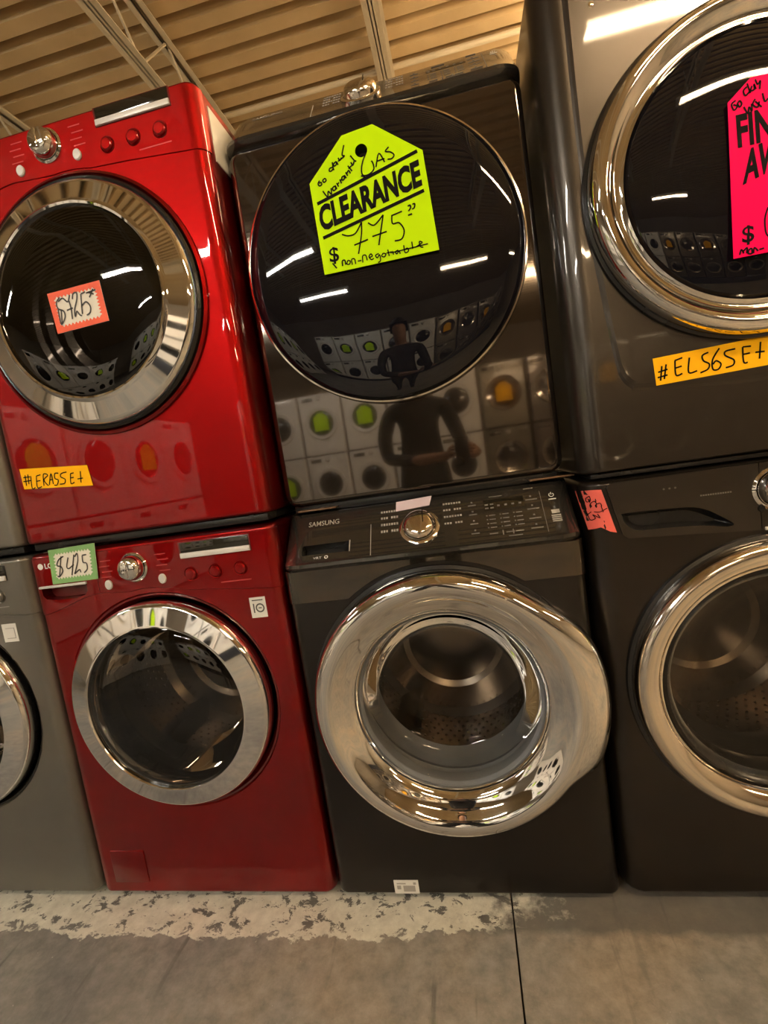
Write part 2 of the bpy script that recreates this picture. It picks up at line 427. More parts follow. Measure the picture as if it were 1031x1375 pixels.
# ------------------------------------------------------------------ the room
X0, X1, Y0, Y1, ZC = -7.5, 7.0, -10.6, 3.3, 3.70
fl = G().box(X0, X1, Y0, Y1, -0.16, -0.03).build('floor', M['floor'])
tag(fl, 'worn grey concrete floor with chipped cream paint along the machines', 'floor', kind='structure')
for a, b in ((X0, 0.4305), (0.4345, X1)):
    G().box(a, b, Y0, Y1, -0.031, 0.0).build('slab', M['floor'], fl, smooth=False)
for nm, bx in (('wall_left', (X0-0.15, X0, Y0, Y1, 0, ZC+0.2)), ('wall_right', (X1, X1+0.15, Y0, Y1, 0, ZC+0.2)),
               ('wall_front', (X0, X1, Y0-0.15, Y0, 0, ZC+0.2)), ('wall_back', (X0, X1, Y1, Y1+0.15, 0, ZC+0.2))):
    tag(G().box(*bx).build(nm, M['wall'], smooth=False), 'plain tan warehouse wall', 'wall', kind='structure')

# fluted steel roof deck: flats hang low, flutes go up between them
ce = G().box(X0, X1, Y0, Y1, ZC+0.062, ZC+0.15).build('ceiling', M['flute'], smooth=False)
tag(ce, 'corrugated tan steel roof deck with flutes coloured dark for shade', 'ceiling', kind='structure')
PITCHD = 0.150
ny = int((Y1-Y0)/PITCHD); rib0 = None
for i in range(ny):
    y = Y1-PITCHD*(i+1)+0.02
    if y < -4.2: continue
    if rib0 is None:
        g = G()
        pr = [(-0.042, 0.0), (0.042, 0.0), (0.050, 0.060), (-0.050, 0.060)]
        v = [(x, py, pz) for x in (X0, X1) for py, pz in pr]
        g.add(v, [(0, 1, 2, 3), (7, 6, 5, 4), (0, 4, 5, 1), (1, 5, 6, 2), (2, 6, 7, 3), (3, 7, 4, 0)])
        rib0 = g.build('deck_rib', M['deck'], ce, smooth=False); r = rib0
    else:
        r = rib0.copy(); COL.objects.link(r)
    r.location = (0, y, ZC)
g = G()
for i in range(ny):
    y = Y1-PITCHD*(i+1)+0.02
    if y < -4.2: g.box(X0, X1, y-0.05, y+0.05, ZC, ZC+0.06)
o = g.build('far_deck_ribs', M['deck'], ce, smooth=False); o['kind'] = 'stuff'

# open web joists
def joist(x, label):
    t = thing('steel_joist', (x, -0.6, ZC), label, 'joist', group='open web roof joists')
    ya, yb = -3.4, 3.8
    for nm, z in (('top_chord', -0.075), ('bottom_chord', -0.42)):
        g = G()
        if nm == 'bottom_chord': g.box(-0.042, 0.042, ya, yb, z, z+0.006)
        else: g.box(-0.042, -0.006, ya, yb, z, z+0.006); g.box(0.006, 0.042, ya, yb, z, z+0.006)
        g.box(-0.012, -0.006, ya, yb, z, z+0.042); g.box(0.006, 0.012, ya, yb, z, z+0.042)
        g.build(nm, M['joist'], t, smooth=False)
    k = 0; y = ya+0.2
    while y < yb-0.4:
        z0, z1 = (-0.40, -0.05) if k % 2 == 0 else (-0.05, -0.40)
        G().tube((0, y, z0), (0, y+0.33, z1), 0.008, 6).build('web_bar', M['joist'], t); y += 0.33; k += 1
    return t
for x, l in ((-2.12, 'cream open web roof joist at the far left above the red dryer'), (-0.90, 'cream open web roof joist showing both chords behind the red dryer'),
             (0.30, 'cream open web roof joist seen edge on above the clearance dryer'), (1.52, 'cream open web roof joist hidden above the right dryer')):
    joist(x, l)
g = G(); g.tube((X0, 2.50, ZC-0.02), (X1, 2.50, ZC-0.02), 0.018, 10)
tag(g.build('conduit_pipe', M['joist']), 'thin pale conduit pipe running along under the roof deck', 'pipe')

# fluorescent fixtures
M['tube0'] = emit('warm_fluorescent', TUBE_WARM, TUBE_POWER); M['tube1'] = emit('cool_fluorescent', TUBE_COOL, TUBE_POWER)
ORD = ['first', 'second', 'third', 'fourth', 'fifth', 'sixth', 'seventh', 'eighth', 'ninth', 'tenth', 'eleventh', 'twelfth', 'thirteenth']
for (x, y, z, c) in TUBES:
    rowx = sorted(q[0] for q in TUBES if abs(q[1]-y) < 0.3)
    t = thing('fluorescent_light', (x, y, z), 'single tube fluorescent light, %s row under the roof, %s from the left' % ('added rearmost' if y > 2.5 else 'added second rearmost' if y > 1.9 else 'added overhead' if 0 < y < 0.9 else 'rear corner' if y > 1.5 else 'rear' if y > 0 else 'near' if y > -2 else 'middle' if y > -4 else 'far', ORD[rowx.index(x)]), 'ceiling light', group='fluorescent lights over the aisle')
    g = G(); hw = 0.028 if y > 0 else 0.075
    g.bbox(-0.64, 0.64, -0.028, 0.028, 0.034, 0.085, 0.008); g.build('housing', M['fixture'], t)
    if y < 0:   # folded sheet reflector over the tube
        g = G(); v = []
        for x_ in (-0.64, 0.64):
            v += [(x_, -0.07, 0.008), (x_, -0.03, 0.030), (x_, 0.03, 0.030), (x_, 0.07, 0.008), (x_, 0.07, 0.012), (x_, 0.03, 0.034), (x_, -0.03, 0.034), (x_, -0.07, 0.012)]
        g.add(v, [(i_, (i_+1) % 8, 8+(i_+1) % 8, 8+i_) for i_ in range(8)]+[tuple(range(8)), tuple(range(15, 7, -1))])
        g.build('reflector', M['fixture'], t, smooth=False)
    G().tube((-0.60, 0, 0), (0.60, 0, 0), 0.019, 12).build('tube', M['tube%d' % c], t)
    for s in (-0.61, 0.61):
        G().bbox(s-0.012, s+0.012, -0.06, 0.06, -0.018, 0.03, 0.004).build('lamp_holder', M['fixture'], t)
    for s in (-0.5, 0.5):
        G().tube((s, 0, 0.07), (s, 0, ZC+0.02-z), 0.004, 6).build('hanger', M['fixture'], t)

# ------------------------------------------------------------------ shared machine parts
def feet(root, W, z1, D):
    for x in (-W/2+0.06, W/2-0.06):
        for y in (0.08, D-0.08):
            G().lathe([(0.0, 0), (0.02, 0), (0.024, 0.004), (0.02, z1), (0.0, z1)], 12).build('foot', M['feet'], root, M4=Matrix(((1, 0, 0, x), (0, 0, 1, y), (0, 1, 0, 0), (0, 0, 0, 1))))

def dial(root, x, z, r, h, mat_ring, mat_cap, M4=None, grip=True):
    k = G().lathe([(r*1.12, 0.0), (r*1.12, -h*0.12), (r*1.02, -h*0.2), (r*0.97, -h*0.2), (r*0.95, -h*0.1), (0, -h*0.1)], 40, (x, z)).build('knob_ring', mat_ring, root, M4=M4)
    c = G().lathe([(r*0.94, 0.0), (r*0.92, -h*0.45), (r*0.84, -h*0.72), (r*0.72, -h*0.86), (r*0.60, -h*0.93), (r*0.2, -h*0.97), (0, -h*0.98)], 40, (x, z)).build('knob', mat_cap, root, M4=M4)
    if grip:
        G().bbox(x-r*0.10, x+r*0.10, -h*1.04, -h*0.86, z-r*0.60, z+r*0.60, 0.0015).build('grip_ridge', mat_cap, c, M4=M4)
    return k, c

def drum(root, cx, cz, r, y0, depth, mouth, gasket='rubber'):
    """steel drum seen through the glass: gasket, wall with perforations, back plate, lifters"""
    G().lathe([(mouth+0.055, 0.03), (mouth+0.035, 0.035), (mouth+0.030, 0.05), (mouth+0.02, 0.06), (mouth+0.024, 0.075), (mouth+0.008, y0-0.01), (mouth, y0), (mouth+0.012, y0+0.012), (r, y0+0.014)], 72, (cx, cz)).build('gasket', M[gasket], root)
    d = G().lathe([(mouth+0.004, y0+0.004), (r, y0+0.02), (r, y0+depth-0.02), (r-0.02, y0+depth), (r*0.62, y0+depth-0.012), (r*0.55, y0+depth-0.004), (r*0.25, y0+depth-0.014), (0, y0+depth-0.016)], 72, (cx, cz)).build('drum', M['steel'], root)
    g = G()
    for k in range(9):
        yy = y0+0.035+k*(depth-0.06)/8
        for i in range(64):
            t = 2*math.pi*(i+0.5*(k % 2))/64
            c, s = math.cos(t), math.sin(t); q = []
            for e in range(6):
                u = 2*math.pi*e/6; a = 0.0036*math.cos(u); b = 0.0036*math.sin(u); rr = r-0.0012
                q.append((cx+rr*c-a*s, yy+b, cz+rr*s+a*c))
            g.add(q, [tuple(range(6))])
    h = g.build('perforations', M['hole'], d, smooth=False); h['kind'] = 'stuff'
    for k in range(3):
        t = math.radians(90+120*k+22); c, s = math.cos(t), math.sin(t)
        g = G(); n = 8
        prof = [(-0.045, 0.0), (-0.03, 0.018), (-0.012, 0.05), (0.0, 0.058), (0.012, 0.05), (0.03, 0.018), (0.045, 0.0)]
        v = []
        for j, yy in enumerate((y0+0.03, y0+depth*0.5, y0+depth-0.01)):
            sc = (0.75, 1.0, 1.0)[j]
            for a, b in prof:
                rr = r+0.002-b*sc; v.append((cx+rr*c-a*s, yy, cz+rr*s+a*c))
        m = len(prof)
        g.add(v, [(i*m+k2, i*m+k2+1, (i+1)*m+k2+1, (i+1)*m+k2) for i in range(2) for k2 in range(m-1)]+[tuple(range(m))])
        g.build('lifter', M['steel'], d)

# ------------------------------------------------------------------ front loaders with knob, ovals and a display (red pair, grey pair)
def lg_machine(name, loc, label, cat, washer, body, dark, door_style):
    root = thing(name, loc, label, cat)
    W, H, D, rx = 0.686, 0.993 if washer else 0.984, 0.74, 0.030
    z0 = 0.02
    dc = (-0.006, 0.569) if washer else (-0.008, 0.563)
    v, f = cabinet_geo(W, z0, H, D, rx, 0.008, 0.012, hole=(dc[0], dc[1], 0.288, 0.36))
    cab = mk('cabinet', v, f, body, root)
    def seam(x):
        if x < -0.14: s = (x+0.343)/0.203; z = 0.831+0.043*s*s*(3-2*s)*1.0
        elif x > 0.16: s = min(1, (x-0.16)/0.15); z = 0.853-0.014*s
        else: z = 0.874-0.021*((x+0.14)/0.30)
        dd = 0.305**2-(x-dc[0])**2
        return max(z, dc[1]+math.sqrt(dd)) if dd > 0 else z
    v, f = path_panel(W, rx, 0.0022, seam, lambda x: H-0.010, n=60)
    pan = mk('control_panel', v, f, body, root)
    pf = -0.0022
    if washer:
        cut = G(); pts = [(-0.315, 0.907), (-0.180, 0.903), (-0.180, 0.885), (-0.190, 0.875), (-0.215, 0.870), (-0.28, 0.870), (-0.305, 0.874), (-0.314, 0.884)]
        cut.prism(pts, -0.02, 0.035)
        boolean_cut(pan, cut); boolean_cut(cab, cut)
        g = G(); g.bbox(-0.318, -0.177, -0.008, 0.0, 0.9035, 0.910, 0.002); g.build('drawer_handle_lip', M['silver'] if body is M['red'] else body, root)
        g = G(); g.prism([(p[0]*0.97-0.008, (p[1]-0.888)*0.94+0.888) for p in pts], 0.026, 0.034); g.build('drawer_pocket', dark, root)
        g = G(); g.box(-0.1465, -0.1455, pf-0.0006, 0, 0.88, 0.975); g.build('drawer_seam', dark, root, smooth=False)
        # little door at the foot
        g = G(); g.bbox(-0.29, -0.185, -0.003, 0.004, 0.055, 0.150, 0.003); g.build('filter_cover', body, root)
    dial(root, -0.036, 0.931, 0.034, 0.036, M['chrome'], M['chrome'])
    for x in (-0.115, 0.037):
        b = G().lathe([(0.0125, 0), (0.0125, pf-0.003), (0.0105, pf-0.005), (0, pf-0.0055)], 24, (x, 0.894), squash=0.82).build('oval_button', M['silver'], root)
    d = G().bbox(0.095, 0.284, pf-0.002, 0.002, 0.937, 0.978, 0.0012).build('display_frame', dark, root)
    G().bbox(0.100, 0.281, pf-0.0028, 0.0, 0.951, 0.976, 0.0008).build('display_window', M['display'], d)
    G().bbox(0.098, 0.282, pf-0.006, 0.0, 0.938, 0.951, 0.0015).build('silver_strip', M['silver'], d)
    for x in (0.115, 0.181, 0.247):
        G().lathe([(0.0185, pf), (0.0175, pf-0.002), (0.0150, pf-0.0005), (0.0140, pf-0.004), (0.0110, pf-0.0065), (0, pf-0.007)], 28, (x, 0.897)).build('round_button', body, root)
    # printed marks: emblem and brand letters, cycle names
    g = G()
    g.lathe([(0.008, pf-0.0004), (0, pf-0.0004)], 20, (-0.303, 0.962))
    v, f = text_quad('LG', (-0.290, 0.955), (-0.268, 0.955), (-0.290, 0.969), pf-0.0004, 0.02); g.add(v, f)
    g.build('brand_emblem', M['print_white'], pan, smooth=False, recalc=False)
    g = G()
    for i in range(4):
        for sx in (-1, 1):
            x = -0.036+sx*(0.062+0.006*(i % 2)); z = 0.955-i*0.014
            g.box(min(x, x+sx*0.03), max(x, x+sx*0.03), pf-0.0003, pf, z, z+0.0022)
    g.box(0.19, 0.27, pf-0.0003, pf, 0.866, 0.8685)
    g.build('cycle_print', M['print_grey'] if body is not M['red'] else M['print_red'], pan, smooth=False)
    # door
    if door_style == 'washer':
        rim = G().lathe([(0.289, 0.02), (0.289, 0.003), (0.284, 0.004), (0.274, 0.022)], 96, dc).build('door_rim', dark, root)
        ring = G().lathe([(0.262, 0.03), (0.272, 0.02), (0.2735, -0.012), (0.271, -0.023), (0.2665, -0.0305), (0.264, -0.0320), (0.262, -0.0325), (0.220, -0.0422), (0.218, -0.0427), (0.2145, -0.043), (0.2105, -0.038), (0.2095, 0.0)], 128, dc).build('door_ring', M['chrome'], root, angle=50)
        G().lathe([(0.2105, -0.036), (0.20, -0.042), (0.16, -0.051), (0.10, -0.057), (0.0, -0.060)], 96, dc).build('door_glass', M['glass'], ring)
        G().lathe([(0.2095, -0.02), (0.196, 0.02), (0.182, 0.085), (0.165, 0.11), (0.10, 0.125), (0, 0.128)], 96, dc).build('glass_bowl', M['glass_clear'], ring)
        drum(root, dc[0], dc[1], 0.25, 0.10, 0.24, 0.19, 'black')
    else:
        rim = G().lathe([(0.300, 0.002), (0.299, -0.006), (0.292, -0.010), (0.287, -0.004), (0.284, 0.012), (0.276, 0.02)], 96, dc).build('door_rim', body, root)
        G().lathe([(0.286, 0.02), (0.286, -0.012), (0.281, -0.018), (0.276, -0.012)], 96, dc).build('rim_gasket', M['black'], rim)
        ring = G().lathe([(0.270, 0.03), (0.2765, 0.01), (0.2775, -0.012), (0.274, -0.022), (0.2690, -0.0265), (0.266, -0.028), (0.264, -0.0286), (0.225, -0.0410), (0.223, -0.0417), (0.216, -0.047), (0.2115, -0.045), (0.209, -0.036), (0.2085, 0.0)], 128, dc).build('door_ring', M['chrome'], root, angle=50)
        G().lathe([(0.210, -0.040), (0.20, -0.044), (0.15, -0.049), (0.08, -0.052), (0, -0.053)], 96, dc).build('door_glass', M['glass_dark'], ring)
        G().lathe([(0.2085, -0.02), (0.19, 0.03), (0.176, 0.034), (0.172, 0.05), (0.156, 0.055), (0.150, 0.075), (0.128, 0.08), (0.122, 0.1), (0, 0.104)], 96, dc).build('stepped_bowl', M['console'], ring)
    if not washer: G().bbox(-0.33, 0.33, 0.02, 0.68, 0.002, 0.0195, 0.002).build('gap_filler', M['black'], root)  # black slab added to keep the gap under the dryer dark
    feet(root, W, z0+0.006, D)
    return root

XR, XC, XG, XL = -0.352, 0.343, 1.040, -1.046
red_w = lg_machine('washing_machine', (XR, 0, 0), 'glossy red front loading washer with chrome door ring, on the floor under the red dryer', 'washer', True, M['red'], M['red_dark'], 'washer')
red_d = lg_machine('clothes_dryer', (XR, 0.0, 1.0), 'glossy red clothes dryer with round glass door, stacked on the red washer', 'dryer', False, M['red'], M['red_dark'], 'dryer')
G().bbox(0.3405, 0.3455, 0.05, 0.24, 0.835, 0.955, 0.001).build('side_white_panel', M['sticker'], red_d)  # small pale panel on the upper right side
gry_w = lg_machine('washing_machine', (XL, 0.0, 0), 'stone grey front loading washer cut off at the left edge of the photo', 'washer', True, M['grey'], M['black'], 'washer')
gry_d = lg_machine('clothes_dryer', (XL, 0.0, 1.0), 'stone grey dryer stacked on the grey washer, only a sliver at the left edge', 'dryer', False, M['grey'], M['black'], 'dryer')

# ------------------------------------------------------------------ graphite pair with sloping console (middle)
CA = Vector((0, -0.010, 0.893)); CV = Vector((0, 0.095, 0.102)).normalized(); CN = Vector((0, -CV.z, CV.y))
MC = Matrix(((1, 0, 0, CA.x), (0, -CN.y, CV.y, CA.y), (0, -CN.z, CV.z, CA.z), (0, 0, 0, 1)))   # (x, -outward, upslope)

def sloping_console(root, mat, washer):
    prof = [(0.05, 0.868), (-0.002, 0.870), (-0.012, 0.874), (-0.018, 0.881), (-0.017, 0.889), (-0.010, 0.8935), (0.02, 0.9255), (0.05, 0.9575), (0.078, 0.9875), (0.088, 0.9945), (0.105, 0.996), (0.70, 0.996), (0.70, 0.868)]
    W = 0.686; Rr = 0.055; xs = []
    for k in range(9):
        xs.append(-W/2+Rr*(1-math.cos(math.radians(90*k/8))))
    xs = xs+[xs[-1]+(-2*xs[-1])*k/30 for k in range(1, 30)]+[-x for x in reversed(xs)]
    g = G(); v = []; n = len(prof)
    for x in xs:
        e = W/2-abs(x); s = 0.0
        if e < Rr: s = (Rr-math.sqrt(max(0, Rr*Rr-(Rr-e)**2)))*0.75
        for y, z in prof:
            yy = y+(s if y < 0.3 else 0)
            v.append((x, yy, z))
    f = [(i*n+k, i*n+(k+1) % n, (i+1)*n+(k+1) % n, (i+1)*n+k) for i in range(len(xs)-1) for k in range(n)]
    f += [tuple(range(n)), tuple((len(xs)-1)*n+k for k in range(n-1, -1, -1))]
    con = mk('control_panel', v, f, mat, root)
    if washer:
        cut = G(); cut.bbox(-0.292, -0.174, -0.01, 0.03, 0.018, 0.046, 0.004)
        boolean_cut(con, cut, MC)
        G().bbox(-0.288, -0.178, 0.022, 0.026, 0.018, 0.046, 0.001).build('drawer_pocket', M['black'], con, M4=MC)
        fr = G()
        fr.box(-0.175, -0.1725, -0.0012, 0.001, 0.017, 0.048); fr.build('drawer_edge', M['print_grey'], con, M4=MC, smooth=False)
    G().box(-0.1235, -0.1220, -0.0008, 0.0006, -0.004, 0.085).build('drawer_seam', M['print_grey'], con, M4=MC, smooth=False)
    kx, kz = -0.006, 0.060
    dial(root, kx, kz, 0.042, 0.028, M['chrome'], M['chrome_dish'], MC, grip=False)
    G().box(kx+0.010, kx+0.0125, -0.0284, -0.026, kz-0.004, kz+0.034).build('knob_pointer', M['black'], root, M4=MC, smooth=False)
    g = G(); yp = -0.0006
    # cycle names on both sides of the dial
    for i, z in enumerate((0.116, 0.098, 0.079, 0.060)):
        for k in range(7):
            if k == 3 and i % 2: continue
            g.box(-0.098+k*0.0062, -0.098+k*0.0062+0.0042, yp, 0, z-0.0028-i*0.0004, z+0.0028)
            g.box(0.052+k*0.0062, 0.052+k*0.0062+0.0042, yp, 0, z-0.0024, z+0.0024)
    g.build('cycle_print', M['print_grey'], con, M4=MC, smooth=False)
    g = G()
    for i in range(4):
        z = 0.108-i*0.026
        g.box(0.110, 0.128, yp, 0, z-0.008, z-0.005); g.box(0.117, 0.121, yp, 0, z, z+0.004)
        if i < 4: g.box(0.240, 0.266, yp, 0, z-0.012, z-0.009); g.box(0.250, 0.254, yp, 0, z-0.003, z+0.001)
        for c in range(3):
            x = 0.148+c*0.030
            g.box(x, x+0.003, yp, 0, 0.066-i*0.011, 0.069-i*0.011); g.box(x+0.006, x+0.020, yp, 0, 0.066-i*0.011, 0.0685-i*0.011)
    for k in range(4): g.box(0.176+k*0.016, 0.182+k*0.016, yp, 0, 0.090, 0.095)
    g.box(0.148, 0.156, yp, 0, 0.086, 0.090); g.box(0.160, 0.168, yp, 0, 0.086, 0.090); g.box(0.148, 0.156, yp, 0, 0.096, 0.100); g.box(0.160, 0.168, yp, 0, 0.096, 0.100)
    g.box(0.240, 0.262, yp, 0, 0.128, 0.131); g.box(0.16, 0.19, yp, 0, 0.119, 0.1205); g.box(0.19, 0.22, yp, 0, 0.006, 0.008)
    for x in (0.150, 0.186, 0.206): g.box(x, x+0.018, yp, 0, 0.0165, 0.0190)
    for x in (0.178, 0.200): g.box(x, x+0.0025, yp, 0, 0.012, 0.024)
    g.build('panel_print', M['print_dim'], con, M4=MC, smooth=False)
    G().bbox(0.146, 0.236, -0.0004, 0.001, 0.082, 0.112, 0.0002).build('display_window', M['display'], con, M4=MC)
    g = G(); g.box(0.2735, 0.2745, yp, 0, 0.006, 0.118); g.build('panel_seam', M['print_dim'], con, M4=MC, smooth=False)
    g = G()   # power symbol
    for i in range(10):
        a = math.radians(125+290*i/10); b = math.radians(125+290*(i+1)/10)
        ribbon(g, [(0.298+0.0052*math.cos(a), 0.103+0.0052*math.sin(a)), (0.298+0.0052*math.cos(b), 0.103+0.0052*math.sin(b))], 0.0014, yp)
    g.box(0.2974, 0.2986, yp, 0, 0.104, 0.1105); g.box(0.290, 0.306, yp, 0, 0.090, 0.0925)
    g.build('power_symbol', M['print_white'], con, M4=MC, smooth=False, recalc=False)
    v, f = text_quad('SAMSUNG', (-0.281, 0.100), (-0.203, 0.100), (-0.281, 0.1145), yp, 0.01)
    mk('brand_lettering', v, f, M['print_grey'], con, M4=MC, smooth=False, recalc=False)
    if washer:
        g = G()
        v, f = text_quad('VRT', (-0.262, 0.0055), (-0.241, 0.0055), (-0.262, 0.0115), yp); g.add(v, f)
        g.lathe([(0.0046, yp), (0.0026, yp)], 16, (-0.230, 0.0085)); g.build('badge_print', M['print_white'], con, M4=MC, smooth=False, recalc=False)
        g = G(); g.box(0.290, 0.307, yp, 0, 0.052, 0.062)
        for k in range(4): g.box(0.288, 0.308, yp, 0, 0.030+k*0.005, 0.033+k*0.005)
        g.build('rating_sticker', M['print_grey'], con, M4=MC, smooth=False)
    return con

# washer
sw = thing('washing_machine', (XC, 0, 0), 'dark graphite front loading washer with wide chrome door and handle, under the clearance dryer', 'washer')
DCW = (0.009, 0.527)
v, f = cabinet_geo(0.686, 0.02, 0.872, 0.74, 0.022, 0.006, 0.012, hole=(DCW[0], DCW[1], 0.262, 0.40))
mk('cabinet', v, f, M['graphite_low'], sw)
def fascia_bottom(x):
    dd = 0.333**2-(x-DCW[0])**2
    return max(0.792, DCW[1]+math.sqrt(dd)) if dd > 0 else 0.792
v, f = path_panel(0.686, 0.022, 0.0025, fascia_bottom, lambda x: 0.8715, n=70)
mk('upper_fascia', v, f, M['graphite'], sw)
sloping_console(sw, M['console'], True)
def handle_r(t, r, y):
    t = (t+math.pi) % (2*math.pi)-math.pi
    d = math.degrees(t)
    def ss(a, b, x): x = max(0, min(1, (x-a)/(b-a))); return x*x*(3-2*x)
    b = ss(-40, -22, d)*(1-ss(18, 52, d))
    k = max(0, min(1, (r-0.272)/0.04))
    return r+0.034*b*k, y+0.006*b*k*(1 if y < -0.03 else 0)
ring = G().lathe([(0.262, 0.012), (0.300, 0.004), (0.311, -0.006), (0.3165, -0.022), (0.3165, -0.036), (0.311, -0.050), (0.302, -0.059), (0.290, -0.063), (0.278, -0.061), (0.266, -0.054), (0.256, -0.045), (0.246, -0.038), (0.235, -0.033), (0.226, -0.028), (0.220, -0.020), (0.2165, -0.010), (0.216, -0.002)], 160, DCW, handle_r).build('door_ring', M['chrome'], sw, angle=60)
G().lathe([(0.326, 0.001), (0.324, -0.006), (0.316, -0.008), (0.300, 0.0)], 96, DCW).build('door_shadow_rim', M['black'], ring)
G().lathe([(0.217, -0.006), (0.213, -0.008), (0.208, 0.006), (0.206, 0.03), (0.215, 0.032)], 96, DCW).build('inner_bezel', M['rubber'], ring)
G().lathe([(0.2085, 0.004), (0.200, 0.018), (0.185, 0.050), (0.165, 0.075), (0.13, 0.092), (0.07, 0.101), (0, 0.104)], 96, DCW).build('door_glass', M['glass_clear'], ring)
drum(sw, DCW[0], DCW[1], 0.25, 0.125, 0.26, 0.195)
st = G(); st.box(-0.195, -0.133, -0.0016, 0.0004, 0.024, 0.060)
s_ = st.build('rating_label', M['sticker'], sw, smooth=False)
g = G(); g.box(-0.188, -0.165, -0.0021, -0.0016, 0.050, 0.053); g.box(-0.188, -0.178, -0.0021, -0.0016, 0.036, 0.046); g.box(-0.146, -0.139, -0.0021, -0.0016, 0.049, 0.055); g.box(-0.172, -0.142, -0.0021, -0.0016, 0.030, 0.046)
g.build('label_print', M['print_grey'], s_, smooth=False)
feet(sw, 0.686, 0.026, 0.74)

# dryer
sd = thing('clothes_dryer', (XC-0.002, 0.088, 0.997), 'dark graphite gas dryer with big black glass door, behind the neon green clearance tag', 'dryer')
v, f = cabinet_geo(0.680, 0.021, 0.874, 0.68, 0.014, 0.010, 0.030)
mk('cabinet', v, f, M['graphite'], sd)
sloping_console(sd, M['console'], False)
DCD = (-0.006, 0.559)
rim = G().lathe([(0.3235, 0.001), (0.3235, -0.012), (0.3215, -0.0165), (0.318, -0.0175), (0.315, -0.015)], 128, DCD).build('door_rim', M['chrome_dish'], sd)
G().lathe([(0.3165, 0.0), (0.3165, -0.017), (0.313, -0.024), (0.304, -0.030), (0.27, -0.0365), (0.20, -0.0435), (0.12, -0.0475), (0.05, -0.049), (0, -0.0492)], 128, DCD).build('door_glass', M['black_glass'], sd, angle=60)
for x in (-0.31, 0.26):
    G().bbox(x, x+0.10, -0.006, 0.02, 0.006, 0.010, 0.0015).build('stacking_rail', M['brass'], sd)
G().bbox(-0.325, 0.325, 0.02, 0.64, 0.001, 0.0205, 0.002).build('gap_filler', M['black'], sd)  # added black slab, darkens the gap above the washer
feet(sd, 0.66, 0.026, 0.66)

# ------------------------------------------------------------------ titanium pair at the right
rw = thing('washing_machine', (XG, 0, 0), 'dark titanium front loading washer at the right edge, coral tape on its corner', 'washer')
DRW = (0.014, 0.531)
v, f = cabinet_geo(0.686, 0.02, 0.992, 0.74, 0.050, 0.012, 0.014, hole=(DRW[0], DRW[1], 0.262, 0.40))
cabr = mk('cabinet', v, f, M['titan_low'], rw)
def el_bottom(x): return 0.864-0.017*max(0, min(1, (x+0.275)/0.28))
# drawer front and console panel
pts = []
for a, b in ((-0.297, 0.974), (-0.288, 0.983)): pts.append((a, b))
pts += [(-0.008, 0.985), (-0.010, 0.8485), (-0.262, 0.862), (-0.274, 0.872)]
g = G(); g.prism(pts, -0.004, 0.01)
dr = g.build('drawer_front', M['titan'], rw)
leaf = [(-0.271, 0.912), (-0.262, 0.9165), (-0.15, 0.914), (-0.112, 0.905), (-0.085, 0.888), (-0.060, 0.868), (-0.075, 0.864), (-0.12, 0.872), (-0.18, 0.8755), (-0.235, 0.8765), (-0.255, 0.882), (-0.268, 0.897)]
leafs = smooth_line([(x, z) for x, z in leaf]+[leaf[0]], 3)[:-1]
cut = G(); cut.prism(leafs, -0.02, 0.03)
boolean_cut(dr, cut); boolean_cut(cabr, cut)
g = G()
n = len(leafs); cxl = sum(p[0] for p in leafs)/n; czl = sum(p[1] for p in leafs)/n
vv = [(x, -0.0045, z) for x, z in leafs]+[(cxl+(x-cxl)*0.94, 0.012, czl+(z-czl)*0.86) for x, z in leafs]+[(cxl+(x-cxl)*0.80, 0.024, czl+(z-czl)*0.62) for x, z in leafs]
g.add(vv, [(k*n+i, k*n+(i+1) % n, (k+1)*n+(i+1) % n, (k+1)*n+i) for k in range(2) for i in range(n)]+[tuple(2*n+i for i in range(n))])
g.build('drawer_pocket', M['black'], rw)
g = G(); g.prism([(-0.006, 0.985), (0.30, 0.985), (0.29, 0.848), (-0.008, 0.8485)], -0.004, 0.01); cp = g.build('control_panel', M['titan'], rw)
G().bbox(-0.004, 0.288, -0.0075, -0.003, 0.8475, 0.8545, 0.0015).build('silver_strip', M['silver'], cp)
dial(rw, 0.022, 0.930, 0.040, 0.042, M['chrome'], M['chrome'])
G().lathe([(0.007, -0.003), (0.006, -0.008), (0, -0.009)], 20, (-0.014+0.006, 0.893)).build('push_button', M['black'], rw)
G().bbox(0.09, 0.27, -0.0055, -0.003, 0.885, 0.965, 0.002).build('display_window', M['display'], cp)
g = G()
for k in range(3): g.lathe([(0.0022, -0.0045), (0, -0.0045)], 10, (-0.186+0.011*k, 0.957))
for k in range(13): g.box(-0.118+k*0.0046, -0.118+k*0.0046+0.0030, -0.0045, -0.004, 0.9325, 0.9355)
g.build('drawer_print', M['print_dim'], dr, smooth=False)
ring = G().lathe([(0.262, 0.012), (0.296, 0.004), (0.302, -0.012), (0.301, -0.030), (0.296, -0.043), (0.287, -0.050), (0.276, -0.050), (0.262, -0.044), (0.250, -0.035), (0.243, -0.024), (0.2405, -0.016), (0.240, -0.010)], 128, DRW).build('door_ring', M['chrome_dish'], rw, angle=60)
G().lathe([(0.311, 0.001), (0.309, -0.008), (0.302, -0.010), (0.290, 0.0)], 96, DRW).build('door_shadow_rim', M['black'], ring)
G().lathe([(0.2415, -0.014), (0.234, -0.020), (0.226, -0.014), (0.219, 0.004), (0.214, 0.03), (0.240, 0.034)], 96, DRW).build('inner_bezel', M['black'], ring)
G().lathe([(0.2195, 0.004), (0.20, 0.0085), (0.16, 0.015), (0.10, 0.021), (0, 0.024)], 96, DRW).build('door_glass', M['glass_bowl'], ring)
drum(rw, DRW[0], DRW[1], 0.25, 0.125, 0.26, 0.20, 'black')
feet(rw, 0.686, 0.026, 0.74)

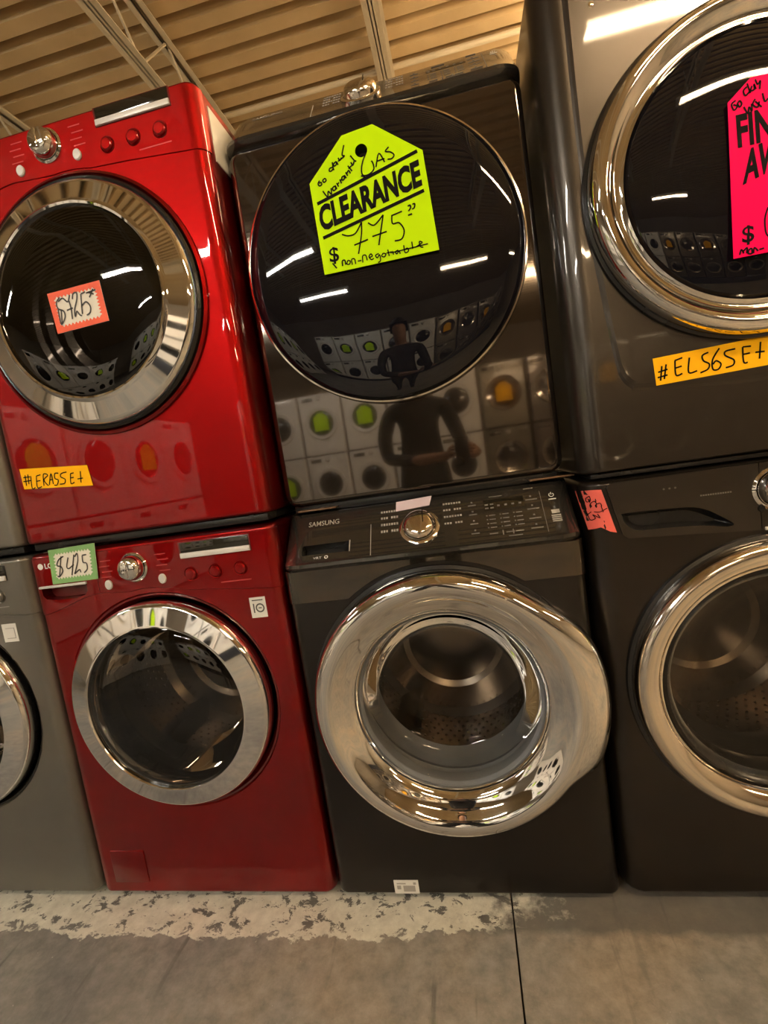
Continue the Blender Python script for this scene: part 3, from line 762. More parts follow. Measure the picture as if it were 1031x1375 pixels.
rd = thing('clothes_dryer', (XG, 0, 0.993), 'titanium grey dryer with black round door in a chrome ring, behind the pink tag', 'dryer')
v, f = cabinet_geo(0.686, 0.012, 0.99, 0.74, 0.050, 0.006, 0.012)
mk('cabinet', v, f, M['titan'], rd)
# slightly raised contour panel around the door
cp = [(-0.205, 0.170), (-0.228, 0.178), (-0.246, 0.200), (-0.254, 0.235), (-0.268, 0.36), (-0.280, 0.50), (-0.286, 0.70), (-0.286, 0.93)]
full = smooth_line([(0.0, 0.152)]+cp, 4); full = full+[(-x, z) for x, z in reversed(full[1:])]
n = len(full); g = G(); czp = 0.56
rings = []
for (k, y) in ((1.0, 0.0), (0.985, -0.0025), (0.965, -0.0040)):
    rings.append([(x*k, y, czp+(z-czp)*(k if z < czp else k)) for x, z in full])
v = [p for r in rings for p in r]
g.add(v, [(k*n+i, k*n+(i+1) % n, (k+1)*n+(i+1) % n, (k+1)*n+i) for k in range(2) for i in range(n)]+[tuple(2*n+i for i in range(n))])
g.build('raised_front_panel', M['titan'], rd, angle=1)
DRD = (0.018, 0.540)
ring = G().lathe([(0.262, 0.006), (0.296, 0.000), (0.300, -0.012), (0.299, -0.026), (0.294, -0.040), (0.286, -0.048), (0.277, -0.050), (0.268, -0.046), (0.258, -0.036), (0.250, -0.030), (0.243, -0.032), (0.238, -0.036), (0.2355, -0.030)], 128, DRD).build('door_ring', M['chrome'], rd, angle=60)
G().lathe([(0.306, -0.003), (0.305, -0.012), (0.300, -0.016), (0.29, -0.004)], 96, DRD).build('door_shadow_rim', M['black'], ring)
G().lathe([(0.238, -0.026), (0.230, -0.038), (0.20, -0.046), (0.14, -0.053), (0.07, -0.057), (0, -0.058)], 96, DRD).build('door_glass', M['black_glass'], ring)
G().bbox(-0.25, 0.25, -0.006, 0.0, 0.945, 0.98, 0.003).build('control_panel', M['console'], rd)
G().lathe([(0.006, -0.001), (0.005, -0.004), (0, -0.005)], 14, (-0.236, 0.900)).build('panel_screw', M['chrome'], rd)
G().bbox(-0.32, 0.32, 0.02, 0.70, 0.001, 0.0115, 0.002).build('gap_filler', M['black'], rd)  # added black filler so the gap below stays dark
feet(rd, 0.686, 0.018, 0.74)

# ------------------------------------------------------------------ price tags and tapes
TG = json.loads('''{"green":{"c":[0.33,0.032,1.6913],"outline":[[-0.1264,0.036],[-0.0403,0.1155],[0.0289,0.1217],[0.1272,0.0454],[0.1347,-0.1596],[-0.1242,-0.1591]],"strokes":[[[-0.1027,0.0372],[-0.107,0.0316],[-0.1046,0.0264],[-0.0992,0.0282],[-0.1001,0.033],[-0.1044,0.0315]],[[-0.0925,0.0387],[-0.0958,0.035],[-0.0931,0.0313],[-0.0883,0.0338],[-0.0893,0.038],[-0.0925,0.0387]],[[-0.0695,0.0573],[-0.0763,0.056],[-0.0778,0.0512],[-0.0733,0.0502],[-0.0684,0.0541]],[[-0.0685,0.0675],[-0.0684,0.0541],[-0.0667,0.0507]],[[-0.0597,0.0669],[-0.0659,0.0633],[-0.066,0.0586],[-0.0608,0.0603],[-0.0589,0.0659],[-0.0568,0.0588]],[[-0.0544,0.0731],[-0.0515,0.0671],[-0.0468,0.0719]],[[-0.0377,0.0952],[-0.0447,0.0767],[-0.04,0.0732],[-0.0556,0.066]],[[-0.0992,0.0146],[-0.0906,0.0005],[-0.0871,0.0112],[-0.0811,0.0038],[-0.0797,0.0161]],[[-0.071,0.0186],[-0.0765,0.0154],[-0.0748,0.0096],[-0.0697,0.0123],[-0.0699,0.0193],[-0.0673,0.0109]],[[-0.0659,0.0235],[-0.0626,0.0152]],[[-0.0641,0.0201],[-0.0603,0.0237]],[[-0.0577,0.0291],[-0.0552,0.0201]],[[-0.0566,0.0258],[-0.0527,0.0294]],[[-0.047,0.0341],[-0.0523,0.0323],[-0.0523,0.0263],[-0.0474,0.0282],[-0.0463,0.0345],[-0.0431,0.0281]],[[-0.0427,0.0405],[-0.0392,0.0322]],[[-0.0408,0.0365],[-0.0359,0.0425],[-0.0324,0.0357]],[[-0.0359,0.0523],[-0.0282,0.0395]],[[-0.0353,0.0462],[-0.0264,0.051]],[[-0.0282,0.0579],[-0.0248,0.0506],[-0.0211,0.0577]],[[-0.0273,0.0711],[-0.0196,0.0588],[-0.0156,0.0573]],[[0.0069,0.0672],[-0.0015,0.0545],[-0.0073,0.0381],[-0.006,0.0259],[0.0067,0.0244],[0.0191,0.0319],[0.0193,0.0436],[0.0165,0.0502]],[[-0.0106,0.0255],[-0.0005,0.0202]],[[0.0244,0.035],[0.0347,0.0605],[0.0444,0.0406]],[[0.0277,0.0461],[0.0454,0.0477]],[[0.0574,0.0682],[0.0491,0.0614],[0.0596,0.0574],[0.0664,0.05],[0.0607,0.044],[0.0513,0.0448]],[[-0.0712,-0.0833],[-0.0572,-0.0894],[-0.0403,-0.087],[-0.0241,-0.0677]],[[-0.0241,-0.0677],[-0.028,-0.0927],[-0.0408,-0.1314]],[[-0.0475,-0.1115],[-0.0154,-0.1061]],[[-0.0101,-0.0723],[0.0034,-0.0798],[0.0253,-0.0635]],[[0.0253,-0.0635],[0.0159,-0.0932],[0.0065,-0.1231]],[[-0.005,-0.1023],[0.028,-0.0988]],[[0.0437,-0.0692],[0.0667,-0.0653]],[[0.044,-0.0677],[0.0429,-0.0855],[0.0571,-0.0871],[0.0657,-0.1041],[0.0585,-0.1206],[0.0423,-0.1217]],[[0.0804,-0.058],[0.0853,-0.057],[0.0861,-0.0622],[0.0805,-0.0684]],[[0.0908,-0.0565],[0.0958,-0.0564],[0.0938,-0.064],[0.0888,-0.0658]],[[0.0784,-0.0763],[0.0874,-0.0753]],[[-0.0941,-0.1512],[-0.1021,-0.1386]],[[-0.0803,-0.1494],[-0.0793,-0.1388],[-0.0735,-0.1384],[-0.0727,-0.1479]],[[-0.067,-0.1398],[-0.0699,-0.1469],[-0.0641,-0.1482],[-0.0618,-0.1424],[-0.067,-0.1398]],[[-0.0579,-0.151],[-0.0581,-0.1401],[-0.0514,-0.14],[-0.0505,-0.151]],[[-0.0448,-0.146],[-0.0365,-0.1462]],[[-0.034,-0.1513],[-0.0325,-0.1378],[-0.0253,-0.1378],[-0.0237,-0.1489]],[[-0.018,-0.1439],[-0.0112,-0.1423],[-0.0137,-0.1371],[-0.0187,-0.1422],[-0.0139,-0.1494],[-0.0087,-0.1474]],[[0.0039,-0.14],[-0.0037,-0.1423],[-0.0007,-0.1482],[0.0051,-0.1427],[0.0055,-0.155],[-0.0006,-0.1584]],[[0.0134,-0.1414],[0.0094,-0.1466],[0.0155,-0.1495],[0.0189,-0.1441],[0.0134,-0.1414]],[[0.0246,-0.1361],[0.0258,-0.1501]],[[0.0204,-0.1428],[0.0327,-0.1424]],[[0.0345,-0.1413],[0.0356,-0.1491]],[[0.0473,-0.1419],[0.0406,-0.1441],[0.043,-0.1492],[0.0486,-0.1443],[0.0502,-0.1507]],[[0.0603,-0.1346],[0.0612,-0.15],[0.0688,-0.1486],[0.0675,-0.1422],[0.0615,-0.144]],[[0.0787,-0.131],[0.0788,-0.1462]],[[0.0838,-0.1442],[0.0921,-0.1415],[0.1007,-0.1373],[0.0947,-0.1345],[0.0963,-0.1454],[0.1018,-0.1474]],[[0.0293,-0.1441],[0.0679,-0.1438],[0.1125,-0.1428]]],"bar1":[[-0.1159,-0.009],[0.1159,0.0461]],"bar2":[[-0.1145,-0.0819],[0.1193,-0.0343]],"txt":[[-0.1159,-0.0698],[0.1174,-0.0242],[-0.1171,-0.0154]],"dollar":[[-0.1076,-0.1412],[-0.0857,-0.1414],[-0.106,-0.1051]],"hole":[[-0.0023,0.0759],[0.011,0.0727]]},"orange725":{"c":[-0.3515,-0.056,1.5463],"outline":[[-0.0707,0.0434],[0.0655,0.0462],[0.07,-0.0427],[-0.0648,-0.0469]],"strokes":[[[-0.0409,0.0297],[-0.0513,0.0203],[-0.0501,0.0066],[-0.0373,-0.0017],[-0.0372,-0.0153],[-0.0497,-0.0284],[-0.051,-0.0107],[-0.0506,0.0047]],[[-0.0429,0.0032],[-0.048,-0.0287]],[[-0.0464,0.0212],[-0.0337,0.0264],[-0.0225,0.0165],[-0.0145,0.0302]],[[-0.0188,0.0177],[-0.0174,0.0002],[-0.0196,-0.0225]],[[-0.0292,-0.0014],[-0.0127,0.0011]],[[-0.0092,0.0196],[-0.0055,0.0303],[0.0038,0.0313],[0.0016,0.0175],[-0.0092,-0.0034],[-0.0107,-0.0185],[-0.0047,-0.0081],[0.0011,-0.0169],[0.006,-0.0198]],[[0.0139,0.0264],[0.0112,0.0079],[0.008,-0.0163]],[[0.0098,0.0005],[0.0228,0.0075],[0.0313,-0.0037],[0.0282,-0.0164],[0.0181,-0.0212]],[[0.0139,0.0264],[0.0257,0.0288]],[[0.0319,0.0266],[0.0459,0.02]],[[0.0464,0.0313],[0.0335,0.0149]],[[0.0272,0.0257],[0.0523,0.0282]]]},"green425":{"c":[-0.5541,-0.006,0.9585],"outline":[[-0.0641,0.044],[0.0728,0.0471],[0.0625,-0.0451],[-0.0713,-0.046]],"strokes":[[[-0.0226,0.0238],[-0.0382,0.0165],[-0.047,0.0022],[-0.0359,-0.0021],[-0.0339,-0.0146],[-0.0457,-0.0271],[-0.052,-0.0249]],[[-0.0293,0.0246],[-0.0464,-0.027]],[[-0.01,0.0193],[-0.0192,-0.004],[-0.0137,-0.0092],[0.0022,-0.0004]],[[0.0084,0.0247],[-0.0097,-0.028]],[[0.0096,0.0185],[0.0184,0.0266],[0.016,0.0072],[0.0028,-0.0187],[-0.0003,-0.0245],[0.0155,-0.0156],[0.0177,-0.0234]],[[0.031,0.02],[0.044,0.0206]],[[0.0314,0.019],[0.0301,0.0025],[0.0393,-0.0016],[0.038,-0.0166],[0.0268,-0.0251]]]},"yellowL":{"c":[-0.554,-0.002,1.1832],"outline":[[-0.0985,0.0349],[0.0953,0.0172],[0.0999,-0.0348],[-0.0967,-0.0173]],"strokes":[[[-0.0914,0.0121],[-0.0721,0.0115]],[[-0.094,0.002],[-0.0721,0.0019]],[[-0.0851,0.0175],[-0.0873,-0.0094]],[[-0.0766,0.0184],[-0.0792,-0.0063]],[[-0.0692,0.0131],[-0.0724,-0.0178],[-0.0625,-0.017]],[[-0.0529,0.0108],[-0.0569,-0.0178],[-0.0433,-0.0176]],[[-0.0529,0.0108],[-0.0404,0.0123]],[[-0.0548,-0.0023],[-0.0442,-0.0021]],[[-0.0372,-0.0164],[-0.0319,0.0119],[-0.0199,0.0081],[-0.0336,-0.0023],[-0.0243,-0.0182]],[[-0.0214,-0.0165],[-0.0101,0.0109],[-0.0094,-0.0162]],[[-0.0179,-0.0046],[-0.0082,-0.0039]],[[0.0113,0.009],[0.0009,0.0093],[-0.0012,-0.0028],[0.0069,-0.0081],[0.0003,-0.0196],[-0.0076,-0.0185]],[[0.0348,0.0085],[0.0192,0.0066],[0.0158,-0.0011],[0.0267,-0.0089],[0.0224,-0.0186],[0.009,-0.0188]],[[0.0451,0.0029],[0.0406,-0.0211],[0.0513,-0.0198]],[[0.0451,0.0029],[0.0547,0.0036]],[[0.0429,-0.0079],[0.052,-0.0075]],[[0.0737,0.0049],[0.0692,-0.0231]],[[0.0614,-0.013],[0.0773,-0.0128]]]},"yellowR":{"c":[0.9743,-0.0045,1.1991],"outline":[[-0.1188,0.0237],[0.1159,0.0315],[0.1193,-0.0245],[-0.1163,-0.0306]],"strokes":[[[-0.1114,-0.0049],[-0.0933,-0.0018]],[[-0.113,-0.0152],[-0.0942,-0.013]],[[-0.1033,0.0063],[-0.1081,-0.0223]],[[-0.0952,0.0082],[-0.1008,-0.0202]],[[-0.0784,0.0122],[-0.0787,-0.0157],[-0.0668,-0.0149]],[[-0.0791,0.0124],[-0.0644,0.0159]],[[-0.0788,-0.0023],[-0.0668,-0.0002]],[[-0.0517,0.0137],[-0.0551,-0.0148],[-0.0395,-0.0143]],[[-0.0167,0.0176],[-0.0278,0.0134],[-0.0266,0.0029],[-0.0168,-0.005],[-0.0202,-0.0148],[-0.0341,-0.0194]],[[0.0035,0.0221],[-0.0102,0.002],[-0.0108,-0.0164],[-0.0013,-0.0181],[0.0043,-0.0088],[-0.0039,-0.0012],[-0.0101,-0.0071]],[[0.0315,0.0157],[0.0143,0.014],[0.013,0.006],[0.0274,-0.0048],[0.0256,-0.0147],[0.0121,-0.0176]],[[0.0447,0.0166],[0.0447,-0.0119],[0.052,-0.0141]],[[0.0447,0.0166],[0.0596,0.0158]],[[0.0445,0.0024],[0.0569,0.003]],[[0.0766,0.0208],[0.0728,-0.0109]],[[0.0662,0.0025],[0.0828,0.0015]]]},"pink":{"c":[1.0719,-0.062,1.5525],"outline":[[-0.0781,0.0797],[-0.0389,0.1116],[0.0429,0.1083],[0.0828,0.0693],[0.0781,-0.1848],[-0.0868,-0.1841]],"strokes":[[[-0.0656,0.08],[-0.0724,0.0751],[-0.0692,0.0648],[-0.0636,0.0701],[-0.0699,0.0739]],[[-0.0592,0.0784],[-0.0629,0.074],[-0.0599,0.0678],[-0.0565,0.0723],[-0.0592,0.0784]],[[-0.0463,0.0976],[-0.0523,0.0926],[-0.0497,0.0839],[-0.0416,0.0898]],[[-0.0459,0.1029],[-0.0419,0.0859]],[[-0.0386,0.097],[-0.0411,0.0897],[-0.0351,0.0908],[-0.0354,0.0988],[-0.0326,0.0901]],[[-0.0329,0.1061],[-0.0296,0.0973],[-0.0249,0.1026]],[[-0.025,0.1014],[-0.0268,0.0886]],[[-0.0535,0.0662],[-0.0478,0.0541],[-0.0454,0.0641],[-0.0412,0.0564],[-0.041,0.0684]],[[-0.0349,0.0748],[-0.0393,0.0666],[-0.0319,0.0607],[-0.0288,0.0692]],[[-0.0351,0.0709],[-0.0256,0.0591]],[[-0.0229,0.081],[-0.02,0.067],[-0.0146,0.0709]],[[-0.0765,-0.1797],[-0.0733,-0.171],[-0.0697,-0.1783]],[[-0.0709,-0.1752],[-0.0638,-0.1696],[-0.065,-0.1793]],[[-0.0615,-0.1743],[-0.0624,-0.1798],[-0.0566,-0.1811],[-0.0566,-0.1726],[-0.0615,-0.1743]],[[-0.0539,-0.1816],[-0.052,-0.1721],[-0.0463,-0.179]],[[-0.0444,-0.1771],[-0.0364,-0.176]],[[-0.0256,-0.1079],[-0.0319,-0.126],[-0.032,-0.1483],[-0.0273,-0.1577],[-0.0179,-0.1542],[-0.017,-0.1376],[-0.0274,-0.1381]]],"txt1":[[-0.067,0.0012],[0.0422,0.0022],[-0.0672,0.0563]],"txt2":[[-0.0639,-0.0626],[0.0455,-0.0306],[-0.0578,-0.007]],"dollar":[[-0.0715,-0.1651],[-0.0516,-0.1651],[-0.0693,-0.1317]]},"redtape":{"grid":[[-0.3438,0.077,0.9678],[-0.3438,0.0612,0.9545],[-0.3437,0.0463,0.9414],[-0.3422,0.0378,0.9277],[-0.3403,0.0317,0.9138],[-0.3382,0.0268,0.8999],[-0.3359,0.0228,0.8859],[-0.3399,0.0307,0.9717],[-0.3377,0.026,0.9578],[-0.3354,0.0222,0.9439],[-0.3329,0.0187,0.93],[-0.3304,0.0159,0.9161],[-0.3278,0.0132,0.9022],[-0.3252,0.0108,0.8883],[-0.329,0.0142,0.9726],[-0.3266,0.012,0.9591],[-0.324,0.01,0.9455],[-0.3214,0.0081,0.932],[-0.3189,0.0063,0.9184],[-0.3162,0.0049,0.9048],[-0.3135,0.0037,0.8912],[-0.3169,0.0053,0.9727],[-0.3136,0.0037,0.9574],[-0.3103,0.0024,0.9421],[-0.307,0.0012,0.9268],[-0.3036,0.0004,0.9114],[-0.3001,-0.0002,0.896],[-0.2966,-0.0006,0.8805],[-0.3061,0.001,0.9721],[-0.3026,0.0002,0.9563],[-0.299,-0.0004,0.9406],[-0.2953,-0.0006,0.9247],[-0.2916,-0.0008,0.9088],[-0.2879,-0.0008,0.8929],[-0.2841,-0.0008,0.877]],"strokes":[[[-0.3288,0.0127,0.9602],[-0.335,0.0197,0.9553],[-0.3338,0.0181,0.9476],[-0.3276,0.0115,0.9513],[-0.3288,0.0127,0.9602]],[[-0.3263,0.0104,0.9373],[-0.3282,0.0121,0.9437],[-0.3211,0.0067,0.9489],[-0.3175,0.0044,0.9426]],[[-0.3182,0.0048,0.9344],[-0.3198,0.0059,0.9403],[-0.3112,0.0017,0.9439],[-0.3086,0.0007,0.9369]],[[-0.3236,0.0083,0.9258],[-0.313,0.0023,0.9252],[-0.2988,-0.0014,0.9319]],[[-0.3096,0.0011,0.9375],[-0.3068,0.0003,0.9242]],[[-0.3406,0.0297,0.928],[-0.3349,0.0197,0.9208],[-0.3287,0.0125,0.926]],[[-0.3348,0.0195,0.9221],[-0.3311,0.0152,0.9081],[-0.3223,0.0073,0.9119],[-0.3262,0.0104,0.9196],[-0.3142,0.0028,0.9122],[-0.3177,0.0046,0.9205]]]}}''')
def ink_part(parent, strokes, wd, y, mat=None):
    g = G()
    for s in strokes: ribbon(g, s, wd, y)
    return g.build('handwriting', mat or M['ink'], parent, smooth=False, recalc=False)

# neon green clearance tag with punched hole
d = TG['green']
t = thing('clearance_tag', d['c'], 'neon green CLEARANCE price tag on the black dryer door', 'price tag')
ol = d['outline']; hx, hz = d['hole'][0]; hr = 0.0135
dense = []
for i in range(len(ol)):
    a, b = ol[i], ol[(i+1) % len(ol)]
    for k in range(10): dense.append((a[0]+(b[0]-a[0])*k/10, a[1]+(b[1]-a[1])*k/10))
n = len(dense); v = []
for y in (0.0, 0.0006):
    v += [(x, y, z) for x, z in dense]
    for x, z in dense:
        q = math.atan2(z-hz, x-hx); v.append((hx+hr*math.cos(q), y, hz+hr*math.sin(q)))
f = []
for i in range(n):
    j = (i+1) % n
    f += [(i, j, n+j, n+i), (2*n+i, 3*n+i, 3*n+j, 2*n+j), (i, 2*n+i, 2*n+j, j), (n+i, n+j, 3*n+j, 3*n+i)]
mk('card', v, f, M['neon_green'], t, smooth=False)
g = G()
for k in ('bar1', 'bar2'): ribbon(g, d[k], 0.0072, -0.0006)
v, f = text_quad('CLEARANCE', d['txt'][0], d['txt'][1], d['txt'][2], -0.0006, 0.045); g.add(v, f)
v, f = text_quad('$', d['dollar'][0], d['dollar'][1], d['dollar'][2], -0.0006, 0.015); g.add(v, f)
g.build('printed_lettering', M['ink'], t, smooth=False, recalc=False)
ink_part(t, d['strokes'][:27], 0.0030, -0.0008); ink_part(t, d['strokes'][27:38], 0.0032, -0.0008); ink_part(t, d['strokes'][38:], 0.0026, -0.0008)

def burst_tag(key, name, label, mat, teeth):
    d = TG[key]; t = thing(name, d['c'], label, 'price tag')
    ol = [tuple(p) for p in d['outline']]
    G().prism(ol, 0.0, 0.0006).build('card', M['paper'], t, smooth=False)
    def at(u, w_):
        return tuple((ol[0][k]*(1-u)+ol[1][k]*u)*(1-w_)+(ol[3][k]*(1-u)+ol[2][k]*u)*w_ for k in (0, 1))
    inn, out = [], []; nu, nv = teeth; lo, hi = 0.09, 0.91
    for i in range(nu*2): u = i/(nu*2); inn.append(at(lo+(hi-lo)*u, 0.12+(0.06 if i % 2 else 0))); out.append(at(u, 0))
    for i in range(nv*2): u = i/(nv*2); inn.append(at(hi-(0.045 if i % 2 else 0), 0.12+0.76*u)); out.append(at(1, u))
    for i in range(nu*2): u = i/(nu*2); inn.append(at(hi-(hi-lo)*u, 0.88-(0.06 if i % 2 else 0))); out.append(at(1-u, 1))
    for i in range(nv*2): u = i/(nv*2); inn.append(at(lo+(0.045 if i % 2 else 0), 0.88-0.76*u)); out.append(at(0, 1-u))
    n = len(inn); g = G()
    g.add([(x, -0.0004, z) for x, z in out]+[(x, -0.0004, z) for x, z in inn], [(i, (i+1) % n, n+(i+1) % n, n+i) for i in range(n)])
    g.build('zigzag_border', mat, t, smooth=False)
    ink_part(t, d['strokes'], 0.0036, -0.0008, M['ink_grey'])
    return t
burst_tag('orange725', 'price_tag', 'small orange bordered price tag reading $725 on the red dryer door', M['border_orange'], (12, 9))
burst_tag('green425', 'price_tag', 'small green bordered price tag reading $425 on the red washer panel', M['border_green'], (13, 8))

def tape(key, name, label, mat, wd):
    d = TG[key]; t = thing(name, d['c'], label, 'label')
    G().prism([tuple(p) for p in d['outline']], 0.0, 0.0005).build('paper_strip', mat, t, smooth=False)
    ink_part(t, d['strokes'], wd, -0.0006)
    return t
tape('yellowL', 'set_label', 'small yellow paper label with handwriting on the red dryer', M['yellow'], 0.0028)
tape('yellowR', 'set_label', 'long yellow paper label with handwriting on the titanium dryer', M['yellow'], 0.0032)

d = TG['redtape']
t = thing('tape_label', (XG, 0, 0), 'coral red tape with upside down handwriting wrapped on the right washer corner', 'tape')
gr = d['grid']; f = [(i*7+j, i*7+j+1, (i+1)*7+j+1, (i+1)*7+j) for i in range(4) for j in range(6)]
mk('paper_strip', gr, f, M['tape_red'], t)
g = G()
for s in d['strokes']:
    s = smooth_line([tuple(p) for p in s])
    for a, b in zip(s[:-1], s[1:]):
        if (Vector(a)-Vector(b)).length > 1e-5: g.tube(a, b, 0.0009, 5)
g.build('handwriting', M['ink'], t)

d = TG['pink']
t = thing('final_sale_tag', d['c'], 'neon pink sale tag on the right dryer door, cut off by the photo edge', 'price tag')
G().prism([tuple(p) for p in d['outline']], 0.0, 0.0006).build('card', M['neon_pink'], t, smooth=False)
g = G()
for s, k in (('FINAL', 'txt1'), ('AWAY', 'txt2')):
    v, f = text_quad(s, d[k][0], d[k][1], d[k][2], -0.0006, 0.035); g.add(v, f)
v, f = text_quad('$', d['dollar'][0], d['dollar'][1], d['dollar'][2], -0.0006, 0.015); g.add(v, f)
g.build('printed_lettering', M['ink'], t, smooth=False, recalc=False)
ink_part(t, d['strokes'], 0.0028, -0.0008)

# ten year sticker on the red washer and plain one on the grey washer
t = thing('warranty_sticker', (XR+0.274, -0.0012, 0.795), 'white square sticker with a number ten, right of the red washer door', 'sticker')
G().prism([(-0.0205, 0.0255), (0.0205, 0.0255), (0.0205, -0.0255), (-0.0205, -0.0255)], 0, 0.0008).build('paper', M['sticker'], t, smooth=False)
g = G(); g.box(-0.0130, -0.0100, -0.0005, 0, -0.013, 0.010)
g.lathe([(0.0115, -0.0004), (0.0080, -0.0004)], 24, (0.0045, -0.0015)); g.box(0.0005, 0.0085, -0.0005, 0, -0.0028, -0.0002); g.box(-0.014, 0.014, -0.0005, 0, 0.017, 0.0195)
g.build('ten_mark', M['ink_grey'], t, smooth=False, recalc=False)
t = thing('warranty_sticker', (XL+0.252, -0.0012, 0.795), 'pale square sticker on the grey washer at the left edge', 'sticker')
G().prism([(-0.0225, 0.025), (0.0225, 0.025), (0.0225, -0.025), (-0.0225, -0.025)], 0, 0.0008).build('paper', M['sticker'], t, smooth=False)
g = G(); g.box(-0.012, 0.014, -0.0005, 0, -0.016, -0.0145); g.box(-0.012, 0.014, -0.0005, 0, 0.012, 0.0135); g.box(0.014, 0.0155, -0.0005, 0, -0.016, 0.0135)
g.build('sticker_print', M['print_grey'], t, smooth=False)
# lavender tape on the washer console
t = thing('tape_piece', (XC, 0, 0), 'blank lavender tape piece stuck above the graphite washer knob', 'tape')
G().prism([(-0.060, 0.141), (0.027, 0.146), (0.020, 0.119), (-0.061, 0.113)], -0.0014, -0.0002).build('paper_strip', M['lavender'], t, M4=MC, smooth=False)

# ------------------------------------------------------------------ the row across the aisle (seen in every glossy front)
def plain_machine(name, body, label, cat, group, washer, dark_door):
    root = thing(name, (0, 0, 0), label, cat, rz=math.pi, group=group)
    v, f = cabinet_geo(0.686, 0.02, 0.985, 0.72, 0.03, 0.01, 0.012); mk('cabinet', v, f, body, root)
    v, f = path_panel(0.686, 0.03, 0.003, lambda x: 0.845, lambda x: 0.975, n=4); mk('control_panel', v, f, body, root)
    rg = G().lathe([(0.262, 0.0), (0.262, -0.024), (0.25, -0.034), (0.205, -0.026), (0.20, -0.015)], 48, (0, 0.52)).build('door_ring', body if body is M['white'] else M['chrome'], root)
    G().lathe([(0.203, -0.015), (0.19, -0.024), (0.1, -0.034), (0, -0.037)], 40, (0, 0.52)).build('door_glass', M['black_glass'], rg)
    dial(root, 0.0, 0.912, 0.034, 0.034, M['silver'], M['silver'], grip=False)
    G().bbox(0.10, 0.28, -0.006, 0, 0.885, 0.94, 0.002).build('display_window', M['display'], root)
    if washer: G().bbox(-0.30, -0.17, -0.006, 0, 0.88, 0.945, 0.003).build('drawer_front', body, root)
    feet(root, 0.686, 0.026, 0.72)
    return root
YB, ZB = -6.5, 0.34
proto = {}
cols = [(-2.42, 'w'), (-1.70, 'w'), (-0.98, 'w'), (-0.26, 'w'), (0.46, 'w'), (1.18, 'g'), (1.90, 'd'), (2.62, 'd'), (3.34, 'd'), (4.06, 'd')]
LBL = {('w', 0): ('white front loading washer in the row across the aisle, reflected in the doors', 'white washers across the aisle', 'white'),
       ('w', 1): ('white stacked dryer in the row across the aisle, reflected in the doors', 'white dryers across the aisle', 'white'),
       ('g', 0): ('grey front loading washer in the row across the aisle, seen in reflection', 'grey washers across the aisle', 'grey'),
       ('g', 1): ('grey stacked dryer in the row across the aisle, seen in reflection', 'grey dryers across the aisle', 'grey'),
       ('d', 0): ('slate front loading washer in the row across the aisle, seen in reflection', 'slate washers across the aisle', 'dark_enamel'),
       ('d', 1): ('slate stacked dryer in the row across the aisle, seen in reflection', 'slate dryers across the aisle', 'dark_enamel')}
for x, c in cols:
    for lv in (0, 1):
        k = (c, lv)
        if k not in proto:
            proto[k] = o = plain_machine('washing_machine' if lv == 0 else 'clothes_dryer', M[LBL[k][2]], LBL[k][0], 'washer' if lv == 0 else 'dryer', LBL[k][1], lv == 0, True)
        else: o = copy_tree(proto[k])
        o.location = (x, YB, ZB+0.986*lv)
        o['label'] = '%s %s in the row across the aisle, %s from the left' % ({'w': 'white', 'g': 'grey', 'd': 'slate'}[c], 'front loading washer' if lv == 0 else 'stacked dryer', ORD[[q[0] for q in cols].index(x)])
G().bbox(-2.80, 4.44, YB-0.76, YB+0.02, 0.0, ZB, 0.01).build('display_platform', M['trousers'])
tag(bpy.data.objects['display_platform'], 'dark low platform under the row across the aisle', 'platform')
for x, lv, m in ((-0.98, 1, 'neon_green'), (-2.42, 0, 'neon_green'), (-1.70, 1, 'neon_green'), (1.18, 1, 'yellow'), (2.62, 1, 'yellow')):
    cn = 'green' if m == 'neon_green' else 'yellow'
    t = thing('sale_tag', (x, YB+0.039, ZB+0.986*lv+0.55), cn+' sale tag across the aisle on the %s %s from the left' % (ORD[[q[0] for q in cols].index(x)], 'dryer' if lv else 'washer'), 'price tag', rz=math.pi, group=cn+' tags across the aisle')
    G().prism([(-0.12, 0.06), (-0.04, 0.13), (0.04, 0.13), (0.12, 0.06), (0.12, -0.15), (-0.12, -0.15)], -0.0008, 0).build('card', M[m], t, smooth=False)
# white stacks along the left side of the aisle, facing right
for i, y in enumerate((-1.75, -2.47, -3.19, -3.91, -4.63)):
    for lv in (0, 1):
        o = copy_tree(proto[('w', lv)]); o.location = (-3.0, y, 0.986*lv); o.rotation_euler = (0, 0, math.pi/2)
        o['label'] = 'white %s in the side row left of the aisle, %s from its near end' % ('washer' if lv == 0 else 'dryer', ORD[i])
        o['group'] = 'white %s of the side row' % ('washers' if lv == 0 else 'dryers')
for i, y in enumerate((-2.47, -3.91)):
    t = thing('sale_tag', (-2.961, y, 1.54), 'green sale tag in the side row on the %s dryer from the near end' % ORD[1+2*i], 'price tag', rz=math.pi/2, group='green tags of the side row')
    G().prism([(-0.12, 0.06), (-0.04, 0.13), (0.04, 0.13), (0.12, 0.06), (0.12, -0.15), (-0.12, -0.15)], -0.0008, 0).build('card', M['neon_green'], t, smooth=False)

